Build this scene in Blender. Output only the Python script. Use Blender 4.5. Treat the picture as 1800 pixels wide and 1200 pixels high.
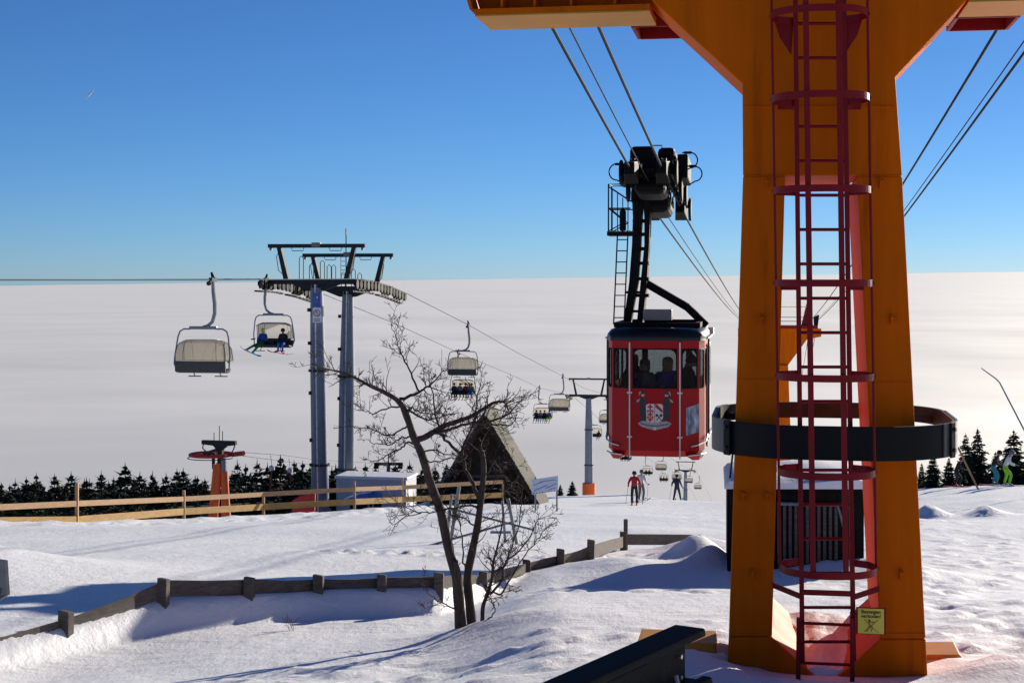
import bpy, bmesh, math, random
import numpy as np
from mathutils import Vector, Matrix
R = math.radians
scene = bpy.context.scene
for o in list(bpy.data.objects): bpy.data.objects.remove(o)
col = scene.collection

# ------------------------------------------------------------------ camera, sky, sun, exposure
F = 2700.0; CX, CY = 900.0, 487.0            # photo pixels: focal length and the level line
cam_d = bpy.data.cameras.new('camera'); cam = bpy.data.objects.new('camera', cam_d); col.objects.link(cam)
cam_d.sensor_width = 36; cam_d.lens = 36 * F / 1800
cam_d.shift_y = -(600 - CY) / 1800
cam.location = (0, 0, 0); cam.rotation_euler = (R(90), 0, 0)
cam_d.clip_start = 0.1; cam_d.clip_end = 400000
scene.camera = cam
SUN_AZ, SUN_EL = 37.0, 13.5                   # azimuth to the right of the view, elevation
world = bpy.data.worlds.new('World'); scene.world = world; world.use_nodes = True
wn = world.node_tree; bg = wn.nodes['Background']
sky = wn.nodes.new('ShaderNodeTexSky'); sky.sky_type = 'NISHITA'; sky.sun_disc = False
sky.sun_elevation = R(SUN_EL); sky.sun_rotation = R(SUN_AZ)
sky.altitude = 1200; sky.air_density = 0.75; sky.dust_density = 0.1; sky.ozone_density = 7.0
wn.links.new(sky.outputs[0], bg.inputs[0]); bg.inputs[1].default_value = 0.073
sd = bpy.data.lights.new('sun', 'SUN'); sun = bpy.data.objects.new('sun', sd); col.objects.link(sun)
sd.energy = 5.0; sd.angle = R(0.5); sd.color = (1.0, 0.90, 0.76)
sun.rotation_euler = (R(90 - SUN_EL), 0, R(180 - SUN_AZ))
scene.view_settings.view_transform = 'Standard'; scene.view_settings.look = 'None'
scene.view_settings.exposure = 0.47; scene.view_settings.gamma = 1.0
scene.view_settings.use_curve_mapping = False
scene.render.engine = 'CYCLES'
scene.cycles.use_denoising = True
scene.cycles.max_bounces = 8; scene.cycles.transparent_max_bounces = 12
scene.cycles.diffuse_bounces = 4; scene.cycles.glossy_bounces = 3
scene.cycles.sample_clamp_indirect = 6.0

# ------------------------------------------------------------------ helpers
def P(px, py, d):
    return Vector(((px - CX) / F * d, d, -(py - CY) / F * d))
def V(*a): return Vector(a)
class MB:
    def __init__(s): s.v = []; s.f = []; s.m = []; s.mi = 0
    def add(s, vs, fs):
        o = len(s.v); s.v += [tuple(v) for v in vs]
        s.f += [tuple(i + o for i in f) for f in fs]; s.m += [s.mi] * len(fs); return s
    def box(s, c, size, rot=None):
        c = Vector(c); h = Vector(size) * .5; vs = []
        for z in (-1, 1):
            for y in (-1, 1):
                for x in (-1, 1):
                    q = Vector((x * h.x, y * h.y, z * h.z))
                    if rot is not None: q = rot @ q
                    vs.append(c + q)
        return s.add(vs, [(0, 2, 3, 1), (4, 5, 7, 6), (0, 1, 5, 4), (2, 6, 7, 3), (0, 4, 6, 2), (1, 3, 7, 5)])
    def bar(s, a, b, w, h=None, up=(0, 0, 1)):
        a = Vector(a); b = Vector(b); h = w if h is None else h
        t = (b - a).normalized(); up = Vector(up)
        if abs(t.dot(up)) > .98: up = Vector((0, 1, 0))
        sx = t.cross(up).normalized() * w * .5; uz = sx.cross(t).normalized() * h * .5
        vs = [p + i * sx + j * uz for p in (a, b) for i, j in ((-1, -1), (1, -1), (1, 1), (-1, 1))]
        return s.add(vs, [(0, 1, 2, 3), (7, 6, 5, 4), (0, 4, 5, 1), (1, 5, 6, 2), (2, 6, 7, 3), (3, 7, 4, 0)])
    def tube(s, pts, r, n=8, closed=False):
        pts = [Vector(p) for p in pts]; k = len(pts)
        rs = r if isinstance(r, (list, tuple)) else [r] * k
        vs = []; u = None
        for i, p in enumerate(pts):
            if closed: t = pts[(i + 1) % k] - pts[i - 1]
            else: t = pts[min(i + 1, k - 1)] - pts[max(i - 1, 0)]
            t = t.normalized() if t.length > 1e-9 else Vector((0, 0, 1))
            if u is None:
                u = t.orthogonal().normalized()
            u = (u - t * u.dot(t)); u = u.normalized() if u.length > 1e-6 else t.orthogonal().normalized()
            w = t.cross(u)
            for j in range(n):
                a = 2 * math.pi * j / n
                vs.append(p + (u * math.cos(a) + w * math.sin(a)) * rs[i])
        fs = []
        for i in range(k if closed else k - 1):
            for j in range(n):
                a = i * n + j; b = i * n + (j + 1) % n; c2 = ((i + 1) % k) * n
                fs.append((a, b, c2 + (j + 1) % n, c2 + j))
        if not closed:
            fs.append(tuple(range(n - 1, -1, -1))); fs.append(tuple((k - 1) * n + j for j in range(n)))
        return s.add(vs, fs)
    def prism(s, poly, off):
        poly = [Vector(p) for p in poly]; off = Vector(off); n = len(poly)
        fs = [tuple(range(n)), tuple(range(2 * n - 1, n - 1, -1))]
        fs += [(i, i + n, (i + 1) % n + n, (i + 1) % n) for i in range(n)]
        return s.add(poly + [p + off for p in poly], fs)
    def loft(s, loops, cap=True):
        n = len(loops[0]); vs = [p for l in loops for p in l]; fs = []
        for i in range(len(loops) - 1):
            for j in range(n):
                a = i * n + j; b = i * n + (j + 1) % n
                fs.append((a, b, b + n, a + n))
        if cap:
            fs.append(tuple(range(n - 1, -1, -1))); o = (len(loops) - 1) * n; fs.append(tuple(o + j for j in range(n)))
        return s.add(vs, fs)
    def lathe(s, prof, n=16, c=(0, 0, 0), axis=(0, 0, 1)):
        ax = Vector(axis).normalized(); u = ax.orthogonal().normalized(); w = ax.cross(u); c = Vector(c)
        loops = [[c + ax * z + (u * math.cos(2 * math.pi * j / n) + w * math.sin(2 * math.pi * j / n)) * r for j in range(n)] for r, z in prof]
        return s.loft(loops)
    def mesh(s, name):
        me = bpy.data.meshes.new(name); me.from_pydata(s.v, [], s.f)
        return me
    def build(s, name, mats, parent=None, smooth=False, fix=True, bevel=0):
        me = s.mesh(name)
        if not isinstance(mats, (list, tuple)): mats = [mats]
        for m in mats: me.materials.append(m)
        if len(mats) > 1: me.polygons.foreach_set('material_index', s.m)
        if fix:
            bm = bmesh.new(); bm.from_mesh(me); bmesh.ops.recalc_face_normals(bm, faces=bm.faces); bm.to_mesh(me); bm.free()
        if smooth:
            me.polygons.foreach_set('use_smooth', [True] * len(me.polygons))
            try: me.set_sharp_from_angle(angle=R(40))
            except Exception: pass
        o = bpy.data.objects.new(name, me); col.objects.link(o)
        if parent is not None: o.parent = parent
        if bevel:
            b = o.modifiers.new('bevel', 'BEVEL'); b.width = bevel; b.segments = 2; b.limit_method = 'ANGLE'; b.angle_limit = R(50)
        return o
def tag(o, label=None, cat=None, group=None, kind=None):
    if label: o['label'] = label
    if cat: o['category'] = cat
    if group: o['group'] = group
    if kind: o['kind'] = kind
    return o
def thing(name, label, cat, loc=(0, 0, 0), rz=0, group=None):
    o = bpy.data.objects.new(name, None); col.objects.link(o); o.location = loc; o.rotation_euler = (0, 0, rz)
    o.empty_display_size = .2
    return tag(o, label, cat, group)
def rep(name, me_obj, parent, loc=None, rot=None):
    """another object that shares the mesh of me_obj"""
    o = bpy.data.objects.new(name, me_obj.data); col.objects.link(o); o.parent = parent
    if loc is not None: o.location = loc
    if rot is not None: o.rotation_euler = rot
    return o
def copy_tree(o, parent=None):
    c = o.copy(); col.objects.link(c); c.parent = parent
    for ch in list(o.children): copy_tree(ch, c)
    return c
def text_mesh(txt, size, mat, name, parent, M4, extrude=.002, align='CENTER'):
    cu = bpy.data.curves.new(name, 'FONT'); cu.body = txt; cu.size = size; cu.extrude = extrude; cu.align_x = align; cu.offset = size * .018
    t = bpy.data.objects.new(name + '_text', cu); col.objects.link(t)
    dg = bpy.context.evaluated_depsgraph_get()
    me = bpy.data.meshes.new_from_object(t.evaluated_get(dg)); bpy.data.objects.remove(t); bpy.data.curves.remove(cu)
    me.transform(M4); me.materials.clear(); me.materials.append(mat)
    o = bpy.data.objects.new(name, me); col.objects.link(o); o.parent = parent
    return o

# ------------------------------------------------------------------ materials
def M(name, c, rough=.6, metal=0.0, var=.18, scale=4.0, bump=0.0, bscale=30.0, stretch=None, spec=.5, dirt=None, dirt_amt=.0, dscale=1.5, coat=0):
    m = bpy.data.materials.new(name); m.use_nodes = True; nt = m.node_tree; n = nt.nodes; L = nt.links
    b = n['Principled BSDF']; b.inputs['Roughness'].default_value = rough; b.inputs['Metallic'].default_value = metal
    b.inputs['Specular IOR Level'].default_value = spec; b.inputs['Coat Weight'].default_value = coat
    tc = n.new('ShaderNodeTexCoord'); mp = n.new('ShaderNodeMapping'); L.new(tc.outputs['Object'], mp.inputs[0])
    if stretch: mp.inputs['Scale'].default_value = stretch
    nz = n.new('ShaderNodeTexNoise'); nz.inputs['Scale'].default_value = scale; nz.inputs['Detail'].default_value = 6; nz.inputs['Roughness'].default_value = .65
    L.new(mp.outputs[0], nz.inputs['Vector'])
    rp = n.new('ShaderNodeValToRGB'); rp.color_ramp.elements[0].position = .3; rp.color_ramp.elements[1].position = .7
    rp.color_ramp.elements[0].color = tuple(x * (1 - var) for x in c) + (1,)
    rp.color_ramp.elements[1].color = tuple(min(1, x * (1 + var)) for x in c) + (1,)
    L.new(nz.outputs[0], rp.inputs[0]); out = rp.outputs[0]
    if dirt:
        n2 = n.new('ShaderNodeTexNoise'); n2.inputs['Scale'].default_value = dscale; n2.inputs['Detail'].default_value = 8; n2.inputs['Roughness'].default_value = .7
        L.new(mp.outputs[0], n2.inputs['Vector'])
        r2 = n.new('ShaderNodeValToRGB'); r2.color_ramp.elements[0].position = .62 - dirt_amt; r2.color_ramp.elements[1].position = .75 - dirt_amt * .5
        L.new(n2.outputs[0], r2.inputs[0])
        mx = n.new('ShaderNodeMixRGB'); mx.inputs[2].default_value = tuple(dirt) + (1,); L.new(r2.outputs[0], mx.inputs[0]); L.new(out, mx.inputs[1]); out = mx.outputs[0]
    L.new(out, b.inputs['Base Color'])
    rr = n.new('ShaderNodeMapRange'); rr.inputs[3].default_value = max(.02, rough - .1); rr.inputs[4].default_value = min(1, rough + .12)
    L.new(nz.outputs[0], rr.inputs[0]); L.new(rr.outputs[0], b.inputs['Roughness'])
    if bump:
        n3 = n.new('ShaderNodeTexNoise'); n3.inputs['Scale'].default_value = bscale; n3.inputs['Detail'].default_value = 5
        L.new(mp.outputs[0], n3.inputs['Vector'])
        bp = n.new('ShaderNodeBump'); bp.inputs['Strength'].default_value = bump; bp.inputs['Distance'].default_value = .02
        L.new(n3.outputs[0], bp.inputs['Height']); L.new(bp.outputs[0], b.inputs['Normal'])
    return m
def clear_mat(name, c, alpha, rough=.15):
    m = bpy.data.materials.new(name); m.use_nodes = True; nt = m.node_tree; n = nt.nodes; L = nt.links
    b = n['Principled BSDF']; b.inputs['Base Color'].default_value = tuple(c) + (1,); b.inputs['Roughness'].default_value = rough
    t = n.new('ShaderNodeBsdfTransparent'); t.inputs[0].default_value = tuple(min(1, x * 1.0) for x in c) + (1,)
    mx = n.new('ShaderNodeMixShader'); mx.inputs[0].default_value = alpha
    L.new(t.outputs[0], mx.inputs[1]); L.new(b.outputs[0], mx.inputs[2]); L.new(mx.outputs[0], n['Material Output'].inputs[0])
    return m

m_orange = M('orange_paint', (.60, .112, .001), .55, var=.16, scale=1.3, bump=.08, bscale=60, spec=.05, stretch=(2.2, 2.2, .22), dirt=(.40, .066, .001), dirt_amt=.06, dscale=2.2)
m_ochre = M('ochre_paint_and_bounce', (.56, .26, .035), .5, var=.14, scale=2.5, dirt=(.34, .13, .02), dirt_amt=.04, spec=.2)  # ochre of the feet; under the arms its tan imitates snow bounce
m_redp = M('red_primer_paint', (.215, .006, .010), .5, var=.15, scale=6, bump=.05, spec=.18)
m_blackring = M('black_coated_steel', (.009, .009, .009), .6, var=.25, scale=3, bump=.06, spec=.15)
m_ringgrey = M('grey_inner_steel', (.035, .034, .032), .55, var=.3, scale=5, spec=.2, dirt=(.11, .08, .045), dirt_amt=.0)
m_steel = M('galvanised_steel', (.20, .22, .24), .45, .3, var=.2, scale=9)
m_darksteel = M('dark_steel', (.030, .031, .033), .65, 0, var=.3, scale=7, spec=.15)
m_blacksteel = M('black_grease_steel', (.005, .005, .005), .6, 0, var=.4, scale=8, bump=.1, spec=.12)
m_bolt = M('bolt_steel', (.02, .02, .02), .4, .5)
m_rope = M('wire_rope', (.020, .020, .022), .8, 0, var=.2, scale=12, spec=.12)
m_ropelight = M('light_wire_rope', (.07, .07, .075), .8, 0, var=.2, scale=30, spec=.1)
m_pylon = M('pylon_zinc', (.15, .18, .235), .42, .1, var=.12, scale=1.2, dirt=(.10, .125, .17), dirt_amt=.05, dscale=.8)
m_cabred = M('cabin_red_lacquer', (.40, .003, .005), .34, var=.08, scale=2, spec=.22)
m_cabblack = M('cabin_black_lacquer', (.010, .010, .011), .3, var=.2, scale=3, spec=.35)
m_chrome = M('brushed_chrome', (.55, .53, .50), .3, .9, var=.1)
m_rubber = M('black_rubber', (.010, .010, .010), .7, var=.2, spec=.12)
m_cabgrey = M('cabin_grey_panel', (.17, .16, .14), .5, var=.15, scale=4)
m_white = M('white_paint', (.75, .75, .74), .5, var=.06, scale=3)
m_cream = M('cream_print', (.72, .68, .60), .5, var=.1, scale=14)
m_crest_red = M('crest_red', (.50, .018, .015), .5, var=.1)
m_crest_dark = M('crest_dark', (.035, .040, .038), .6, var=.5, scale=30)
m_crest_black = M('crest_black', (.010, .010, .010), .5)
m_crest_grey = M('crest_scroll', (.42, .41, .38), .6, var=.35, scale=40)
m_skin = M('skin', (.48, .27, .19), .55, var=.08)
m_hair = M('blond_hair', (.36, .25, .12), .6, var=.3, scale=60)
m_hairbrown = M('brown_hair', (.14, .07, .035), .6, var=.3, scale=60)
m_oldwood = M('weathered_wood', (.100, .083, .070), .85, var=.5, scale=3, bump=.5, bscale=20, stretch=(2, 2, 9))
m_newwood = M('new_pine', (.40, .235, .115), .75, var=.25, scale=2.5, bump=.2, bscale=14, stretch=(1, 1, 6))
m_yelwood = M('yellow_board', (.38, .22, .06), .75, var=.3, scale=2.5, bump=.2, stretch=(1, 1, 4))
m_bark = M('bark', (.060, .046, .035), .9, var=.45, scale=14, bump=.9, bscale=38, stretch=(1, 1, .35))
m_twig = M('twig_bark', (.045, .033, .027), .85, var=.3, scale=20)
m_needle = M('spruce_needles', (.034, .050, .026), .75, var=.55, scale=1.2, spec=.25)
m_needle2 = M('spruce_needles_snowy', (.030, .045, .028), .75, var=.5, scale=1.2, dirt=(.7, .72, .76), dirt_amt=-.02, dscale=1.6, spec=.25)
m_needle3 = M('olive_needles', (.060, .060, .028), .75, var=.5, scale=1.0, spec=.25)
m_orangepad = M('orange_foam_pad', (.72, .11, .012), .6, var=.15, scale=4, bump=.2, bscale=8)
m_redmat = M('red_safety_mat', (.62, .03, .02), .55, var=.2, scale=4)
m_brownwall = M('brown_stained_planks', (.040, .029, .021), .8, var=.5, scale=3, bump=.25, spec=.1)
m_darkwall = M('dark_stained_planks', (.013, .011, .010), .8, var=.4, scale=3, bump=.2, spec=.1)
m_roofgrey = M('grey_roof_shingle', (.130, .122, .100), .9, var=.22, scale=2.5, bump=.3, bscale=14, spec=.1, dirt=(.20, .195, .155), dirt_amt=.1)
m_container = M('container_grey', (.50, .51, .54), .6, var=.08)
m_bluetarp = M('blue_tarpaulin', (.07, .14, .42), .55, var=.2, scale=4)
m_signblue = M('sign_blue', (.03, .09, .36), .4, var=.08)
m_signboard = M('panel_pale_blue', (.55, .62, .74), .5, var=.1, scale=6)
m_yellow = M('sign_yellow', (.78, .62, .06), .45, var=.06)
m_signtext = M('sign_print_black', (.02, .02, .015), .5)
m_signbrown = M('sign_print_brown', (.12, .035, .01), .5)
m_plasticdark = M('dark_plastic', (.030, .034, .034), .5, var=.25, scale=5)
m_seatdark = M('dark_seat_cushion', (.040, .042, .044), .65, var=.25, scale=8)
def bubble_mat(name, c, alpha):
    m = bpy.data.materials.new(name); m.use_nodes = True; n = m.node_tree.nodes; L = m.node_tree.links
    b = n['Principled BSDF']; b.inputs['Base Color'].default_value = tuple(c) + (1,); b.inputs['Roughness'].default_value = .15
    tl = n.new('ShaderNodeBsdfTranslucent'); tl.inputs[0].default_value = tuple(c) + (1,)
    t = n.new('ShaderNodeBsdfTransparent'); t.inputs[0].default_value = (.62, .59, .53, 1)
    m1 = n.new('ShaderNodeMixShader'); m1.inputs[0].default_value = .55; L.new(b.outputs[0], m1.inputs[1]); L.new(tl.outputs[0], m1.inputs[2])
    m2 = n.new('ShaderNodeMixShader'); m2.inputs[0].default_value = alpha; L.new(t.outputs[0], m2.inputs[1]); L.new(m1.outputs[0], m2.inputs[2]); L.new(m2.outputs[0], n['Material Output'].inputs[0])
    return m
m_bubble = bubble_mat('tinted_bubble', (.52, .50, .45), .45); m_bubble2 = bubble_mat('tinted_bubble_side', (.55, .55, .53), .3)
m_glass = clear_mat('tinted_glass', (.012, .013, .014), .13, .03)
[x for x in m_glass.node_tree.nodes if x.type == 'BSDF_TRANSPARENT'][0].inputs[0].default_value = (.68, .71, .72, 1)
def cloth(name, c): return M(name, c, .8, var=.2, scale=9, bump=.25, bscale=18)
c_black = cloth('black_cloth', (.012, .012, .014)); c_navy = cloth('navy_cloth', (.012, .020, .05)); c_red = cloth('red_cloth', (.50, .015, .02))
c_white = cloth('white_cloth', (.70, .70, .70)); c_green = cloth('lime_cloth', (.24, .58, .03)); c_teal = cloth('teal_cloth', (.02, .22, .30))
c_blue = cloth('blue_cloth', (.03, .16, .55)); c_dblue = cloth('royal_blue_cloth', (.015, .05, .28)); c_dgreen = cloth('green_cloth', (.02, .16, .03))
c_grey = cloth('grey_cloth', (.14, .14, .15)); c_yellow = cloth('yellow_cloth', (.66, .66, .03)); c_purple = cloth('violet_cloth', (.09, .07, .26)); c_maroon = cloth('maroon_cloth', (.15, .012, .015))
c_brown = cloth('brown_cloth', (.10, .06, .03)); c_glove = cloth('glove_cloth', (.015, .015, .015)); c_boot = M('ski_boot_plastic', (.10, .10, .10), .35)
m_ski = M('ski_topsheet', (.55, .08, .05), .35, var=.5, scale=8); m_ski2 = M('white_ski_topsheet', (.6, .6, .6), .35, var=.3, scale=8)
m_board = M('snowboard_cyan', (.12, .45, .60), .35, var=.5, scale=4); m_board2 = M('snowboard_red', (.5, .03, .05), .35, var=.3, scale=4)
# ------------------------------------------------------------------ terrain
_rng = np.random.default_rng(7); _tab = _rng.random((256, 256))
def vnoise(x, y):
    x = np.asarray(x, float); y = np.asarray(y, float)
    ix = np.floor(x).astype(int); iy = np.floor(y).astype(int); fx = x - ix; fy = y - iy
    fx = fx * fx * fx * (fx * (fx * 6 - 15) + 10); fy = fy * fy * fy * (fy * (fy * 6 - 15) + 10)
    a = _tab[ix % 256, iy % 256]; b = _tab[(ix + 1) % 256, iy % 256]; c = _tab[ix % 256, (iy + 1) % 256]; d = _tab[(ix + 1) % 256, (iy + 1) % 256]
    return (a + (b - a) * fx) * (1 - fy) + (c + (d - c) * fx) * fy - .5
def fbm(x, y, o=4):
    s = 0; a = 1.0
    for i in range(o): s = s + a * vnoise(x * 2 ** i + 17.3 * i, y * 2 ** i + 5.1 * i); a *= .5
    return s
def sst(a, b, x):
    t = np.clip((x - a) / (b - a), 0, 1); return t * t * (3 - 2 * t)
FX = np.array([-9.0, -5.83, -5.38, -4.6, -3.65, -2.77, -1.9, -1.09, -.47, .2, .89, 1.53, 2.55, 4.6])
FY = np.array([14.0, 17.5, 18.5, 20.2, 21.2, 22.0, 22.3, 22.6, 24.6, 27.5, 28.4, 29.5, 35.0, 37.6])
def H(x, y, fine=True):
    x = np.asarray(x, float); y = np.asarray(y, float)
    yy = np.maximum(y, 0)
    z = -1.7125 - .127 * yy
    e = np.maximum(yy - (97 + 15 * sst(4, 13, x)), 0); z = z - np.where(e < 520, .00023 * e * e, .00023 * 520 ** 2 + .239 * (e - 520))
    wl = sst(-3, -14, x); e = np.maximum(yy - 84, 0); z = z - wl * np.minimum(.0022 * e * e, 9 + 0 * e)
    wr = sst(9, 24, x) ; e = np.maximum(yy - 76, 0)
    z = z + 1.05 * wr * sst(30, 72, yy) - wr * np.minimum(.008 * e * e, 10)
    z = z - np.maximum(-60 - y, 0) * .2 - np.maximum(np.abs(x) - 90, 0) * .12
    z = np.maximum(z, -420)
    near = np.exp(-np.maximum(yy - 60, 0) / 60)
    # left bank behind the board fence
    z = z + .80 * np.exp(-((x + 11.0) / 3.6) ** 2 - ((y - 25.0) / np.where(y > 25.0, 3.2, 9.0)) ** 2)
    # hollow on the near side of the board fence, with a lip
    s = np.interp(x, FX, FY) - y
    z = z - (.34 * sst(-.02, .55, s) + .06 * sst(.5, 2.2, s)) * sst(10.5, 16, yy) * (1 - sst(-1.1, .7, x)) + .07 * np.exp(-((s + .5) / .5) ** 2) * (1 - sst(-1.1, .7, x)) * sst(-5.5, -4.6, x)
    z = z - .16 * np.exp(-((x + 5.4) / 1.7) ** 2 - ((y - 17.6) / 2.4) ** 2)
    z = z + .12 * np.exp(-((x + .5) / .9) ** 2 - ((y - 19.0) / .8) ** 2)
    # drifts round the dark hut and the far board fence
    z = z + .52 * np.exp(-((x - 3.55) / .55) ** 2 - ((y - 29.4) / 1.7) ** 2)
    z = z + .22 * np.exp(-((x - 1.9) / 1.0) ** 2 - ((y - 27.6) / 1.6) ** 2)
    z = z - .30 * np.exp(-((x - 2.2) / 1.5) ** 2 - ((y - 24.3) / .9) ** 2)
    z = z + .34 * np.exp(-((x - 4.2) / 1.0) ** 2 - ((y - 33.5) / 1.3) ** 2)
    fe = np.maximum((y - (49 + (x + 16.3) * 1.9)) - 3.0, 0); z = z - sst(-4.5, -10, x) * np.minimum(.11 * fe, 4.5)
    # snow pushed up round the cableway tower and the black beam
    z = z + .22 * np.exp(-((x - 1.35) / .55) ** 2 - ((y - 12.6) / 1.0) ** 2) + .14 * np.exp(-((x - 4.15) / .6) ** 2 - ((y - 12.6) / .9) ** 2)
    z = z + .30 * np.exp(-((x - 6.0) / 1.3) ** 2 - ((y - 26.2) / 1.0) ** 2)
    # small heaps at the right
    for px, py_, d, w, hgt in HEAPS:
        hx = (px - CX) / F * d
        z = z + hgt * np.exp(-(np.abs((x - hx) / w) ** 1.5) - ((y - d) / (w * 1.1)) ** 2)
    # ploughed edge under the light fence, edge of the groomed piste
    fd = (y - (49 + (x + 16.3) * 1.9))
    z = z + .16 * np.exp(-(fd + 2.0) ** 2 / 1.6) * sst(2, -3, x) * (.8 + vnoise(x * 1.7, y * 1.7) * .9) * (yy < 82)
    z = z + near * (fbm(x * .11, y * .11, 2) * .18 * sst(6, 14, yy) * (1 - .6 * np.exp(-((x + 3) / 3) ** 2 - ((y - 20) / 4) ** 2)))
    if fine:
        right = sst(2.2, 5.5, x - .03 * y)
        z = z + fbm(x * .9, y * .55, 4) * (.035 + .05 * right) * sst(5, 12, yy) * np.exp(-yy / 60)
        z = z + right * np.maximum(fbm(x * 3.4 + 9, y * 2.0, 4) - .06, 0) * .15 * np.exp(-yy / 50)
        mid = np.exp(-((y - 14.5) / 3.0) ** 2) * sst(-4, -1.5, x)
        z = z + mid * np.maximum(fbm(x * 3.4, y * 2.4 + 31, 4) - .06, 0) * .13
        for fx_, fy_ in PRINTS: z = z - .055 * np.exp(-((x - fx_) / .10) ** 2 - ((y - fy_) / .16) ** 2)
        crumb = np.exp(-((y - (31.5 - .35 * x)) / 1.0) ** 2) * sst(-6, -2.5, x) * (1 - sst(.3, 1.2, x))
        z = z + crumb * np.maximum(fbm(x * 4.6, y * 3.4, 4), -.05) * .16
        crumb2 = np.exp(-((fd + 4.6) / 1.8) ** 2) * sst(4, -3, x)
        z = z + crumb2 * np.maximum(fbm(x * 3.0, y * 2.0, 4), -.05) * .16
        c3 = np.exp(-((x - 2.2) / 1.6) ** 2 - ((y - 30.6) / 1.6) ** 2)
        z = z + c3 * np.maximum(fbm(x * 5.0, y * 3.6, 4), -.05) * .16
    return z
PRINTS = []
for k in range(30):
    px = 930 + 12.5 * k; d = 22.6 - .035 * k + .18 * (k % 2) + .3 * math.sin(k * .7); PRINTS.append(((px - CX) / F * d, d))
for k in range(26):
    d = 14.0 + .62 * k; PRINTS.append((4.6 + .16 * (k % 2) + .11 * k + .2 * math.sin(k * .5), d))
for k in range(20):
    d = 14.6 + .55 * k; PRINTS.append((5.6 + .16 * (k % 2) - .03 * k, d))
HEAPS = [(1632, 890, 52.0, .62, .52), (1733, 893, 52.0, .60, .40), (1480, 930, 44, .6, .3), (1600, 905, 49, 1.0, .12)]
def h(x, y): return float(H(np.array([x]), np.array([y]))[0])
def on_ground(px, d, dz=0.0):
    x = (px - CX) / F * d
    return Vector((x, d, h(x, d) + dz))
def axis_pts(parts):
    out = []
    for a, b, step in parts: out += list(np.arange(a, b, step))
    out.append(parts[-1][1]); return np.array(out)
def geo(a, b, n): return list(np.geomspace(a, b, n))
xs = np.array([-x for x in reversed(geo(46, 6000, 26))] + list(np.arange(-45, -14, .35)) + list(np.arange(-14, 14, .11)) + list(np.arange(14, 45, .35)) + geo(45, 6000, 26))
ys = np.array([-y for y in reversed(geo(12, 5000, 22))] + list(np.arange(-11, 7, .6)) + list(np.arange(7, 20, .075)) + list(np.arange(20, 40, .12)) + list(np.arange(40, 122, .4)) + geo(122, 8000, 60))
def m_snow_make():
    m = bpy.data.materials.new('snow'); m.use_nodes = True; n = m.node_tree.nodes; L = m.node_tree.links; b = n['Principled BSDF']
    b.inputs['Roughness'].default_value = .62; b.inputs['Specular IOR Level'].default_value = .35
    g = n.new('ShaderNodeNewGeometry')
    def nz(scale, det, vec=None, rough=.6):
        t = n.new('ShaderNodeTexNoise'); t.inputs['Scale'].default_value = scale; t.inputs['Detail'].default_value = det; t.inputs['Roughness'].default_value = rough
        L.new(vec if vec else g.outputs['Position'], t.inputs['Vector']); return t
    mp = n.new('ShaderNodeMapping'); mp.inputs['Scale'].default_value = (1, .45, 1); L.new(g.outputs['Position'], mp.inputs[0])
    a = nz(.35, 5); r = n.new('ShaderNodeValToRGB'); r.color_ramp.elements[0].color = (.80, .815, .84, 1); r.color_ramp.elements[1].color = (.88, .885, .89, 1)
    r.color_ramp.elements[0].position = .35; r.color_ramp.elements[1].position = .65
    L.new(a.outputs[0], r.inputs[0]); L.new(r.outputs[0], b.inputs['Base Color'])
    b1 = nz(3.4, 9, mp.outputs[0], .70); b2 = nz(30, 4)
    p1 = n.new('ShaderNodeBump'); p1.inputs['Strength'].default_value = .5; p1.inputs['Distance'].default_value = .075; L.new(b1.outputs[0], p1.inputs['Height'])
    p2 = n.new('ShaderNodeBump'); p2.inputs['Strength'].default_value = .35; p2.inputs['Distance'].default_value = .008; L.new(b2.outputs[0], p2.inputs['Height']); L.new(p1.outputs[0], p2.inputs['Normal'])
    mq = n.new('ShaderNodeMapping'); mq.inputs['Scale'].default_value = (.16, 1.9, 1); mq.inputs['Rotation'].default_value = (0, 0, R(9)); L.new(g.outputs['Position'], mq.inputs[0])
    b3 = nz(2.4, 5, mq.outputs[0], .6); p3 = n.new('ShaderNodeBump'); p3.inputs['Strength'].default_value = .30; p3.inputs['Distance'].default_value = .07; L.new(b3.outputs[0], p3.inputs['Height']); L.new(p2.outputs[0], p3.inputs['Normal'])
    L.new(p3.outputs[0], b.inputs['Normal']); return m
m_snow = m_snow_make()
def grid_mesh(name, X, Y, Z, mat):
    nr, nc = X.shape
    me = bpy.data.meshes.new(name)
    co = np.stack([X, Y, Z], -1).reshape(-1, 3)
    i = np.arange((nr - 1) * nc).reshape(nr - 1, nc)[:, :-1].ravel()
    q = np.stack([i, i + 1, i + nc + 1, i + nc], -1)
    me.vertices.add(len(co)); me.vertices.foreach_set('co', co.ravel())
    me.loops.add(q.size); me.loops.foreach_set('vertex_index', q.ravel())
    me.polygons.add(len(q)); me.polygons.foreach_set('loop_start', np.arange(0, q.size, 4)); me.polygons.foreach_set('use_smooth', np.ones(len(q), bool))
    me.update(calc_edges=True); me.materials.append(mat)
    o = bpy.data.objects.new(name, me); col.objects.link(o); return o
GX, GY = np.meshgrid(xs, ys)
tag(grid_mesh('snow_ground', GX, GY, H(GX, GY), m_snow), kind='structure')

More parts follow.
